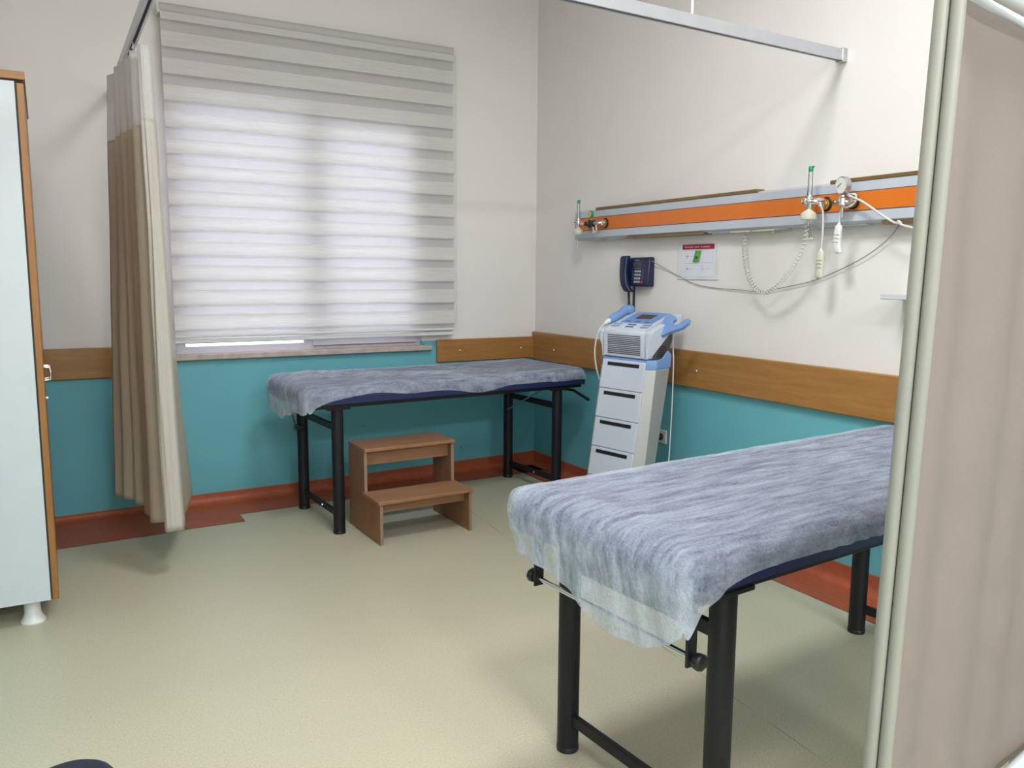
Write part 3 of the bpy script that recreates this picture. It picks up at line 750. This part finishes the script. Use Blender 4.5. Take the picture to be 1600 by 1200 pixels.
for i, x in enumerate((-.105, -.0, .110)):
    for j, d in enumerate((.030, .062)):
        plate('key', x - .028 - .006 * j, x + .028 - .006 * j, d - .006, d + .008, .004, bpy.data.materials['slate_key'] if i == 1 else plain('blue_grey_key', (.27, .36, .55), .4) if (i, j) == (0, 0) else bpy.data.materials['blue_grey_key'], con, .001)
# right cradle hook, left cradle
hq = [(-.005, -.030), (-.002, .048), (.030, .072), (.072, .058), (.080, .040), (.064, .026), (.068, .010), (.090, .004), (.118, .010), (.142, .032), (.160, .050), (.178, .046), (.178, .022), (.152, -.010), (.115, -.026), (.070, -.044), (.030, -.070)]
ho = onp(.180, .100, -.004); hu = Vector((0, math.cos(R(58)), math.sin(R(58)))); hn = Vector((0, -math.sin(R(58)), math.cos(R(58))))
def hpt(x, h, n): return ho + Vector((x * .95, 0, 0)) + hu * h + hn * n
b = MB(); A = [b.bm.verts.new(hpt(x, h, -.022)) for x, h in hq]; B = [b.bm.verts.new(hpt(x, h, .004)) for x, h in hq]
for k in range(len(hq)): b.bm.faces.new((A[k], A[(k + 1) % len(hq)], B[(k + 1) % len(hq)], B[k]))
b.bm.faces.new(A[::-1]); b.bm.faces.new(B)
b.build('cradle_hook', M['machblue'], t, bevel=.005, seg=3)
# handpiece lying in the left cradle, with its lead: it lifts off
h = thing('ultrasound_handpiece', 'blue ultrasound handpiece lying on the left of the machine console', 'handpiece', (-.528, -1.626, 0), R(-79))
def hp(x, d, hgt): return onp(x, d, hgt)
pts = [hp(-.172, .055, .022), hp(-.172, .085, .023), hp(-.173, .135, .023), hp(-.175, .165, .025), hp(-.176, .200, .028)]
MB().tube(pts, [.017, .024, .023, .022, .026], 16).build('handle', M['machblue'], h, smooth=True)
MB().lathe(hp(-.178, .232, .004), rotp @ Vector((0, .12, 1)), [(-.008, .020), (0, .034), (.016, .041), (.030, .040), (.040, .030), (.046, .012)], 22).build('head', M['machblue'], h, smooth=True)
MB().tube([hp(-.172, .057, .022), hp(-.172, .035, .020), hp(-.173, .010, .018)], [.016, .013, .008], 14).build('strain_relief', M['whiteplastic'], h, smooth=True)
cp = [hp(-.173, .012, .018), hp(-.180, -.020, .0), (-.192, sh - .035, zc + .10), (-.208, sh - .030, zc + .02), (-.216, sh - .005, zc - .08), (-.222, sh + .06, zc - .22), (-.225, sh + .15, .55), (-.232, .20, .30), (-.242, .22, .12)]
MB().tube(catmull(cp, 8), .005, 8).build('lead', M['cable'], h, smooth=True)
cp = [(.185, sh + .19, zc + .14), (.205, sh + .17, zc + .06), (.228, sh + .15, zc - .05), (.240, sh + .13, .60), (.245, sh + .10, .35), (.250, .15, .15), (.243, .14, .085)]
MB().tube(catmull(cp, 8), .0035, 8).build('sensor_lead', M['cable'], t, smooth=True)

# wall socket and plug
t = thing('wall_socket', 'white wall socket on the teal wall right of the machine', 'socket', (0, -1.510, .480))
MB().bx(-.012, -.001, -.042, .042, -.042, .042).build('face_plate', M['whiteplastic'], t, bevel=.004)
MB().lathe((-.0125, 0, 0), (-1, 0, 0), [(0, .028), (.0015, .029), (.002, .020)], 24).build('socket_ring', M['ivory'], t, smooth=True)
p_ = thing('power_plug', 'black power plug and lead pushed into the wall socket', 'plug', (-.0155, -1.510, .480))
MB().lathe((0, 0, 0), (-1, 0, 0), [(0, .021), (.012, .021), (.022, .017), (.036, .013), (.040, .004)], 18).build('plug_body', M['blackplastic'], p_, smooth=True)
MB().tube(catmull([(-.030, 0, -.006), (-.036, .003, -.035), (-.032, .010, -.10), (-.030, .016, -.25), (-.04, .025, -.42), (-.06, .05, -.468)], 8), .0042, 8).build('lead', M['blackplastic'], p_, smooth=True)

# ------------------------------------------------------------------ bed head panel on the right wall
UY0, UY1, UD = -5.6, -.636, .080          # near end, far end, depth
UZ0, UZ1 = 1.684, 1.874
t = thing('bed_head_panel', 'long pale grey medical wall panel with an orange stripe', 'medical wall panel', (0, UY1, UZ0))
LN = UY0 - UY1; H_ = UZ1 - UZ0
b = MB(); b.prism([(-.001, 0), (-.001, H_), (-.055, H_), (-UD, H_ - .012), (-UD, .012), (-.060, 0)], 'y', -.004, LN)
b.build('housing', M['unitgrey'], t)
MB().prism([(-.001, -.002), (-.001, H_ + .002), (-.055, H_ + .002), (-UD - .002, H_ - .011), (-UD - .002, .011), (-.060, -.002)], 'y', 0, -.004).build('end_cap', M['acryl'], t)
o = MB().bx(-UD - .0015, -UD + .001, -.006, LN + .002, .058, .137).build('orange_stripe', M['orange'], t); o['label'] = 'glossy orange stripe'
g_ = MB()
for zz in (.056, .139): g_.bx(-UD - .0012, -UD, -.006, LN, zz - .0018, zz + .0012)
g_.build('groove', M['unitblack'], t)
for y0, y1 in ((-.225, -1.62), (-2.06, LN + .1)):
    MB().bx(-UD + .006, -.020, y1, y0, H_ - .006, H_ + .011).build('upper_lamp_cover', M['bronze'], t, bevel=.003)
for y0, y1 in ((-.56, -1.24), (-2.34, -3.6)):
    MB().bx(-.074, -.010, y1, y0, -.010, .004).build('lower_lamp_cover', M['bronze'], t, bevel=.002)
MB().bx(-.060, -.012, -1.26, -1.80, -.006, .002).build('service_cover', M['unitgrey'], t, bevel=.002)
for y in (-1.50, -1.66):
    MB().bx(-.066, -.006, y - .07, y + .07, -.010, .001).build('socket_plate', M['ivory'], t, bevel=.003)
MB().lathe((-.036, -1.70, -.009), (0, 0, -1), [(0, .012), (.010, .012), (.014, .007)], 16).build('call_button', M['ivory'], t, smooth=True)
for y in (-.15, -.40, -2.0, -2.15): MB().bx(-.058, -.010, y - .10, y + .06, -.007, .001).build('service_cover', M['unitgrey'], t, bevel=.002)
def outlet(y, z=1.779):
    o = MB(); ax = (-1, 0, 0); c = (-UD, y - UY1, z - UZ0)
    o.lathe(c, ax, [(0, .032), (.004, .033), (.007, .029)], 28, M['blackplastic'])
    o.lathe((c[0] - .006, c[1], c[2]), ax, [(0, .026), (.010, .026), (.012, .020), (.016, .019)], 28, M['brass'])
    o.lathe((c[0] - .020, c[1], c[2]), ax, [(0, .017), (.016, .016), (.018, .010)], 24, M['chrome'])
    return o.build('gas_outlet', None, t, smooth=True)
outlet(-.985); outlet(-2.69); outlet(-2.835)

def flowmeter(y, label, lid=True, tubehang=False):
    """oxygen flowmeter: chrome body, sight tube with green cap, ivory humidifier lid; stands off the panel"""
    f = thing('oxygen_flowmeter', label, 'flowmeter', (-UD - .075, y, 1.79), 0, 'oxygen flowmeters')
    MB().lathe((0, 0, -.035), (0, 0, 1), [(0, .010), (.008, .014), (.020, .016), (.034, .019), (.048, .016), (.056, .011), (.064, .011)], 20).build('body', M['chrome'], f, smooth=True)
    MB().lathe((-.012, 0, .0), (-1, 0, 0), [(0, .014), (.010, .016), (.026, .014), (.030, .008)], 10).build('valve_knob', M['chrome'], f, smooth=True)
    MB().lathe((0, 0, .026), (0, 0, 1), [(0, .011), (.004, .0115), (.108, .0095), (.112, .008)], 16).build('sight_tube', M['clear'], f, smooth=True)
    s2 = MB()
    s2.tube([(0, 0, .03), (0, 0, .128)], .0028, 8, M['whiteplastic'])
    for k in range(8): s2.bx(-.0105, -.0100, -.005, .005, .044 + k * .010, .0455 + k * .010, M['darkp'])
    s2.build('scale', None, f)
    MB().lathe((0, 0, .134), (0, 0, 1), [(0, .0095), (.003, .011), (.020, .011), (.023, .009)], 14).bx(-.006, .006, -.016, -.006, .150, .157).build('cap', M['green'], f, smooth=True)
    if lid: MB().lathe((0, 0, -.082), (0, 0, 1), [(0, .034), (.004, .036), (.028, .035), (.034, .026), (.044, .013), (.048, .010)], 26).build('humidifier_lid', M['ivory'], f, smooth=True)
    MB().tube([(.012, 0, 0), (.030, 0, 0)], .010, 12).build('inlet', M['chrome'], f, smooth=True)
    return f
# far-left set: regulator with black grip and a small gauge, flowmeter beyond it
f = flowmeter(-.785, 'oxygen flowmeter with green cap at the far left end of the orange panel', True)
f.scale = (.92, .92, .92)
MB().tube([(0, 0, -.08), (0, .001, -.15), (-.002, .003, -.19)], .0035, 8).build('outlet_tube', M['clear'], f, smooth=True)
r_ = thing('gas_regulator', 'black gas regulator with small yellow gauge beside the leftmost flowmeter', 'regulator', (-UD - .060, -.90, 1.778))
MB().tube([(.035, -.085, 0), (.018, -.078, 0), (.004, -.062, 0), (0, -.040, 0)], .0125, 14).build('inlet', M['steel'], r_, smooth=True)
MB().lathe((0, -.045, 0), (0, 1, 0), [(0, .017), (.004, .0205), (.040, .0205), (.044, .026), (.050, .026), (.052, .017), (.095, .015), (.100, .010)], 20).build('grip', M['blackplastic'], r_, smooth=True)
MB().lathe((0, .055, 0), (0, 1, 0), [(0, .009), (.016, .010), (.018, .004)], 14).build('brass_nut', M['brass'], r_, smooth=True)
MB().tube([(0, .06, 0), (-.010, .09, .004), (-.014, .145, .010)], .008, 10).build('outlet_pipe', M['chrome'], r_, smooth=True)
MB().tube([(0, -.012, .018), (-.004, -.012, .040)], .006, 10).build('gauge_stem', M['brass'], r_, smooth=True)
g = MB(); g.lathe((.004, -.012, .058), (-1, 0, 0), [(0, .020), (.004, .0235), (.020, .0235), (.021, .021)], 24, M['green'])
g.lathe((-.0165, -.012, .058), (-1, 0, 0), [(0, .0205), (.0015, .0205)], 24, M['dialyellow'])
g.box((-.0185, -.008, .060), (.0006, .018, .003), Matrix.Rotation(R(-50), 3, 'X'), M['darkp'])
g.build('gauge', None, r_, smooth=True)
MB().tube(catmull([(0, -.060, -.01), (-.004, -.075, -.042), (0, -.055, -.060), (0, -.040, -.040)], 6), .0035, 8).build('security_cord', M['whiteplastic'], r_, smooth=True)
MB().tube([(0, -.03, -.015), (0, -.03, -.062)], .0035, 8).build('drain_stem', M['steel'], r_, smooth=True)
# middle set
f = flowmeter(-2.655, 'chrome oxygen flowmeter with tall green capped tube in the middle of the orange panel', True)
MB().tube([(0, -.012, 0), (.0, -.028, 0), (.014, -.036, 0), (.050, -.036, 0)], [.012, .014, .016, .014], 14).build('side_valve', M['chrome'], f, smooth=True)
MB().tube([(0, 0, -.08), (0, -.003, -.12), (.0, -.022, -.168)], .0055, 10).build('outlet_tube', M['clear'], f, smooth=True)
MB().tube([(0, -.028, -.167), (0, -.012, -.171)], .0065, 10).build('tube_end', M['ivory'], f, smooth=True)
# vacuum gauge set
v_ = thing('vacuum_regulator', 'chrome vacuum regulator with round white dial on the orange panel', 'regulator', (-UD - .062, -2.825, 1.778))
MB().lathe((0, 0, -.030), (0, 0, 1), [(0, .006), (.010, .009), (.016, .015), (.044, .015), (.050, .009), (.058, .009)], 18).build('body', M['chrome'], v_, smooth=True)
MB().tube([(.036, -.010, 0), (.012, -.010, 0), (0, .0, 0), (0, .030, 0)], [.014, .014, .012, .010], 14).build('connector', M['steel'], v_, smooth=True)
MB().lathe((0, .028, 0), (0, 1, 0), [(0, .010), (.004, .014), (.016, .014), (.020, .009)], 10).build('valve_knob', M['brass'], v_, smooth=True)
MB().tube([(0, 0, -.028), (0, 0, -.070)], [.007, .004], 10).build('hose_spigot', M['steel'], v_, smooth=True)
g = MB(); g.lathe((.012, -.004, .070), (-1, .18, -.06), [(0, .034), (.004, .0385), (.026, .0385), (.028, .036)], 30, M['steel'])
ga = Vector((-1, .18, -.06)).normalized(); gc = Vector((.012, -.004, .070)) + ga * .0275
g.lathe(gc, ga, [(0, .0345), (.0012, .0345)], 30, M['dial'])
gb_, gu = Vector((0, 1, .0)), Vector((0, 0, 1))
for k in range(11):
    a = R(225 - k * 27); c = gc + ga * .0018 + (gb_ * math.cos(a) + gu * math.sin(a)) * .028
    g.box(c, (.0008, .0022, .0022), None, M['darkp'])
g.box(gc + ga * .0022 + Vector((0, .006, .003)), (.0008, .030, .0032), Matrix.Rotation(R(-35), 3, 'X'), M['darkp'])
g.build('gauge', None, v_, smooth=True)
# loop cords and call handsets
def handset(name, label, loc, tilt, group, bent=False):
    h = thing(name, label, 'call handset', loc, 0, group)
    h.rotation_euler = (R(tilt), 0, 0)
    b = MB()
    prof = [(.0, .013, .009), (.010, .0165, .012), (.050, .018, .013), (.095, .019, .013), (.118, .020, .012), (.126, .013, .007)]
    def fn(u, v):
        i = v * (len(prof) - 1); k = min(len(prof) - 2, int(i)); q = i - k
        d, wy, wx = [lerp(prof[k][m], prof[k + 1][m], q) for m in range(3)]
        a = 2 * PI * u; c, s_n = math.cos(a), math.sin(a)
        e = .7; x = wx * math.copysign(abs(c) ** e, c); y = wy * math.copysign(abs(s_n) ** e, s_n)
        off = -.016 * max(0, (d - .07) / .056) ** 1.5 if bent else 0
        return Vector((x, y + off, -d))
    b.grid(fn, 24, 15); bmesh.ops.remove_doubles(b.bm, verts=b.bm.verts[:], dist=1e-5)
    b.bm.faces.new([v for v in b.bm.verts if abs(v.co.z + .126) < 1e-5][::1]) if False else None
    bmesh.ops.holes_fill(b.bm, edges=b.bm.edges[:], sides=0)
    b.build('shell', M['whiteplastic'] if bent else M['ivory'], h, smooth=True, angle=60)
    for z in (-.042, -.058, -.075): MB().bx(-.0142, -.011, -.0165, .0165, z - .0008, z + .0008).build('button_groove', M['wire'], h)
    MB().lathe((0, 0, -.004), (0, 0, 1), [(0, .010), (.006, .008), (.016, .0045)], 14).build('strain_relief', M['whiteplastic'], h, smooth=True)
    return h
h1 = handset('nurse_call_handset', 'ivory call handset hanging lower, below the middle flowmeter', (-.130, -2.715, 1.566), 1, 'nurse call handsets')
MB().tube(catmull([(0, 0, .010), (.0, -.002, .08), (.0, .004, .17), (-.012, .010, .205), (.0, .022, .222)], 8), .0045, 10).build('cord', M['cable'], h1, smooth=True)
h2 = handset('nurse_call_handset', 'white bent call handset hanging below the round dial', (-.125, -2.800, 1.678), 4, 'nurse call handsets', True)
MB().tube(catmull([(0, 0, .010), (0, 0, .05), (0, -.008, .085), (.01, -.03, .10)], 8), .0035, 8).build('cord', M['cable'], h2, smooth=True)
cpts = catmull([(-.11, -2.85, 1.800), (-.125, -2.83, 1.815), (-.13, -2.80, 1.795), (-.12, -2.82, 1.755), (-.11, -2.86, 1.77), (-.115, -2.87, 1.805), (-.13, -2.84, 1.806), (-.145, -2.93, 1.770), (-.150, -3.02, 1.715), (-.150, -3.09, 1.675), (-.16, -3.13, 1.668), (-.165, -3.12, 1.678), (-.16, -3.14, 1.66), (-.15, -3.25, 1.63)], 8)
tag(MB().tube(cpts, .0050, 10).build('call_cord', M['cable'], None, smooth=True), 'white cord looped round the rightmost outlet and stretched to the right', 'cord')
path = [(-.036, -2.15, 1.672), (-.040, -2.150, 1.62), (-.055, -2.175, 1.54), (-.070, -2.22, 1.45), (-.085, -2.29, 1.385), (-.10, -2.37, 1.370), (-.115, -2.46, 1.41), (-.130, -2.56, 1.50), (-.138, -2.625, 1.60), (-.146, -2.640, 1.695)]
tag(MB().tube(coil(path, .0100, 44, .002, 12), .0031, 6).build('coiled_cord', M['cable'], None, smooth=True), 'ivory coiled cord looping down from under the orange panel', 'cord')

# telephone line across the wall
line = [(-.030, -1.395, 1.535), (-.012, -1.47, 1.50), (-.006, -1.60, 1.452), (-.008, -1.75, 1.405), (-.006, -1.90, 1.385), (-.010, -2.08, 1.378), (-.010, -2.25, 1.372), (-.012, -2.40, 1.395), (-.012, -2.58, 1.43), (-.014, -2.75, 1.49), (-.016, -2.88, 1.55), (-.018, -2.98, 1.62), (-.03, -3.04, 1.683)]
tag(MB().tube(catmull(line, 8), .0022, 6).build('telephone_wire', M['wire'], None, smooth=True), 'thin grey wire sagging along the wall from the telephone', 'wire')

# ------------------------------------------------------------------ wall telephone
t = thing('wall_telephone', 'dark blue wall telephone with keypad above the machine', 'telephone', (0, -1.245, 1.470))
b = MB(); b.prism([(-.001, -.088), (-.001, .090), (-.030, .090), (-.046, .075), (-.058, -.070), (-.052, -.088)], 'y', -.143, .095)
ph = b.build('base', M['phone'], t, bevel=.008)
sl = math.atan2(.012, .145)
fr = Matrix.Rotation(-sl, 3, 'Y')
def onf(y, z, h=0):       # on the sloping front face
    k = (z + .070) / .145
    return Vector((lerp(-.058, -.046, k) - h, y, z))
MB().box(onf(-.035, .046, .001), (.003, .080, .030), fr).build('display', M['lcd'], t, bevel=.001)
lg = MB()
for k in range(5): lg.box(onf(-.012 - k * .009, .0715 + (.002 if k % 2 else 0), .0006), (.0012, .006, .004 - .001 * (k % 2)), fr)
lg.build('maker_mark', M['key'], t)
for r2 in range(4):
    for c2 in range(3):
        MB().box(onf(-.024 - c2 * .021, .004 - r2 * .021, .002), (.005, .0145, .0125), fr).build('key', M['key'], t, bevel=.0015)
MB().lathe(onf(-.092, -.060, 0), (-1, 0, 0), [(0, .008), (.004, .008), (.005, .006)], 14).build('red_key', M['redkey'], t, smooth=True)
sm = MB()
for k in range(5): sm.box(onf(-.018 - k * .012, .0215, .001), (.002, .008, .004), fr)
for k in range(5): sm.box(onf(-.093, .010 - k * .013, .001), (.002, .009, .003), fr); sm.box(onf(.002, .004 - k * .016, .001), (.002, .006, .003), fr)
sm.build('small_keys', M['wire'], t)
# receiver on the left of the base
b = MB()
rp = catmull([(-.062, .058, .100), (-.072, .060, .085), (-.076, .060, .040), (-.079, .058, -.02), (-.076, .048, -.075), (-.068, .032, -.108), (-.058, .020, -.122)], 6)
def rfn(u, v):
    i = v * (len(rp) - 1); k = min(len(rp) - 2, int(i)); p = rp[k].lerp(rp[k + 1], i - k)
    a = 2 * PI * u; e = .65; c, s_n = math.cos(a), math.sin(a)
    wy = lerp(.030, .036, min(1, abs(v - .5) * 2)); wx = .020
    if v < .06: wy *= .75 + v * 4; wx *= .7 + v * 5
    if v > .94: wy *= .75 + (1 - v) * 4
    return p + Vector((wx * math.copysign(abs(c) ** e, c), wy * math.copysign(abs(s_n) ** e, s_n), 0))
b.grid(rfn, 24, 36); bmesh.ops.remove_doubles(b.bm, verts=b.bm.verts[:], dist=1e-5); bmesh.ops.holes_fill(b.bm, edges=b.bm.edges[:], sides=0)
b.build('receiver', M['phone'], t, smooth=True, angle=60)
MB().tube(coil([(-.056, .036, -.116), (-.048, .040, -.20), (-.040, .044, -.29), (-.035, .028, -.345), (-.034, .010, -.29), (-.040, .004, -.20), (-.046, -.004, -.085)], .0065, 56, .002), .0030, 6).build('coiled_cord', M['blackplastic'], t, smooth=True)

# ------------------------------------------------------------------ notice in its holder, sticky note
t = thing('wall_notice', 'small white paper notice with a red banner on the wall under the panel', 'notice', (0, -1.765, 1.532))
MB().bx(-.006, -.001, -.165, .165, -.104, .100).build('acrylic_holder', M['acryl'], t, bevel=.002)
MB().bx(-.0072, -.0060, -.136, .132, -.088, .096).build('sheet', M['paper'], t)
MB().bx(-.0080, -.0072, -.134, .126, .066, .094).build('banner', M['banner'], t)
tx = MB(); random.seed(3); y = .108
for wlen in (9, 5, 9):
    for k in range(wlen):
        hgt = random.choice((.006, .008, .009)); tx.bx(-.0084, -.0080, y - .0055, y, .079 - hgt / 2, .079 + hgt / 2); y -= .0082
    y -= .009
tx.build('banner_text', M['pink'], t)
ln = MB()
for y0, y1, z in ((.11, -.005, -.012), (-.02, -.125, -.009)): ln.bx(-.0080, -.0072, y0, y1, z - .0013, z + .0013)
for y0, y1, z in ((.115, -.12, .060),): ln.bx(-.0078, -.0072, y0, y1, z - .0008, z + .0008)
ln.build('rule_line', M['faint'], t)
for (yc, zc_, mm) in ((.085, .028, 'pink'), (.085, -.042, 'pink'), (-.045, -.042, 'bluep')):
    d = MB(); d.lathe((-.0078, yc - .004, zc_), (-1, 0, 0), [(0, .0045), (.0004, .0045)], 12, M['darkp' if zc_ > 0 else 'bluep' if mm == 'bluep' else 'redkey'])
    for k in range(3): d.bx(-.0078, -.0072, yc + .022 - k * .003, yc - .010, zc_ + .014 - k * .013, zc_ + .016 - k * .013, M[mm])
    for k in range(4): d.bx(-.0078, -.0072, yc - .018 - k * .011, yc - .026 - k * .011, zc_ - .0015, zc_ + .0015, M['faint'])
    d.build('diagram', None, t)
n_ = thing('sticky_note', 'bright green sticky note on the white paper notice', 'sticky note', (-.0085, -1.775, 1.585))
b = MB(); b.grid(lambda u, v: Vector((-.0005 - .006 * v * v, .026 - u * .050 + .014 * v, .006 - v * .062)), 4, 8)
b.build('note', M['note'], n_, smooth=True, solid=.0006)
MB().box((-.0062, .008, -.034), (.0008, .020, .008), Matrix.Rotation(R(-30), 3, 'X')).box((-.0058, .015, -.028), (.0008, .010, .008), None).build('ink_mark', M['notedark'], n_)

# little white shelf
t = thing('wall_shelf', 'small white shelf on the wall beside the folding screen', 'shelf', (0, -3.065, 1.366))
MB().bx(-.155, -.001, -.34, .012, -.009, .006).build('board', M['railwhite'], t, bevel=.003)
MB().bx(-.155, -.150, -.34, .012, .004, .013).build('lip', M['railwhite'], t, bevel=.001)
MB().prism([(-.002, -.009), (-.11, -.009), (-.002, -.06)], 'y', -.09, -.10).build('bracket', M['whiteplastic'], t)
MB().prism([(-.002, -.009), (-.11, -.009), (-.002, -.06)], 'y', -.25, -.26).build('bracket', M['whiteplastic'], t)

# ------------------------------------------------------------------ folding privacy screen, right foreground
t = thing('folding_screen', 'folding privacy screen with cream poles and peach fabric', 'privacy screen', (-1.99, -4.42, 0))
lean = .0375; H = 1.945
def onpole(o, z): return Vector((o[0] + lean * z, o[1], z))
o1, o2 = (0, 0), (.0140, -.0195)
dirv = Vector((.986, .165, 0)); PL = .86
frames = []
for k, (o, dv) in enumerate(((o2, dirv), (o1, Vector((.980, .20, 0))))):
    for e in (0, 1):
        q = (o[0] + dv.x * PL * e, o[1] + dv.y * PL * e)
        MB().tube([onpole(q, .012), onpole(q, H)], .0118, 20).build('pole', M['pole'], t, smooth=True)
        MB().lathe(onpole(q, 0), (0, 0, 1), [(0, .018), (.014, .018), (.018, .015)], 18).build('foot', M['blackplastic'], t, smooth=True)
    q1 = (o[0] + dv.x * PL, o[1] + dv.y * PL)
    nrm = Vector((dv.y, -dv.x, 0))
    for z in (H - .022, .352):
        rr = .0185 if z > 1 else .0125
        sh_ = nrm * (.026 if k == 0 else -.004)
        MB().tube([onpole(o, z) + sh_ + dv * .012, onpole(q1, z) + sh_], rr, 16).build('rail', M['railwhite'], t, smooth=True)
    nrm = Vector((dv.y, -dv.x, 0))
    def ff(u, v, o=o, dv=dv, nrm=nrm, k=k):
        z = lerp(H - .034, .318 if k == 0 else .36, v); x = lerp(.008, PL - .014, u)
        g = mnoise.noise(Vector((x * 7, z * .8, k))) * .012 + .010 * abs(mnoise.noise(Vector((x * 9 + z * 4, z * 5, 21 + k)))) * min(1, v * 1.3) + .006 * math.sin(x * 26 + 2 * mnoise.noise(Vector((0, z * 1.2, 1)))) * (1 - v * .6)
        g += .007 * abs(mnoise.noise(Vector((x * 4, z * 4, 9 + k)))) * v
        g *= min(1, u * 6, (1 - u) * 6) * min(1, .15 + v * 5)
        p = onpole((o[0] + dv.x * x, o[1] + dv.y * x), z)
        return p + nrm * (g - .014)
    b = MB(); b.grid(ff, 60, 110); b.build('fabric', M['peach'], t, smooth=True, solid=.001, angle=180)

# ------------------------------------------------------------------ navy seat poking in at the bottom left
t = thing('stool', 'corner of a dark navy padded seat at the bottom left edge', 'stool', (-3.305, -3.700, 0), R(16))
def rrect(h, r, n=8):
    out = []
    for cx, cy, a0 in ((h - r, h - r, 0), (-h + r, h - r, 90), (-h + r, -h + r, 180), (h - r, -h + r, 270)):
        for k in range(n + 1):
            a = R(a0 + 90 * k / n); out.append((cx + r * math.cos(a), cy + r * math.sin(a)))
    return out
MB().prism(rrect(.19, .085), 'z', .405, .458).build('seat', M['seat'], t, bevel=.018, seg=4)
for sx in (-1, 1):
    for sy in (-1, 1): MB().tube([(sx * .15, sy * .15, 0), (sx * .13, sy * .13, .406)], .012, 12).build('leg', M['blackmetal'], t, smooth=True)
for sx in (-1, 1): MB().tube([(sx * .142, -.142, .15), (sx * .142, .142, .15)], .008, 10).build('stretcher', M['blackmetal'], t, smooth=True)
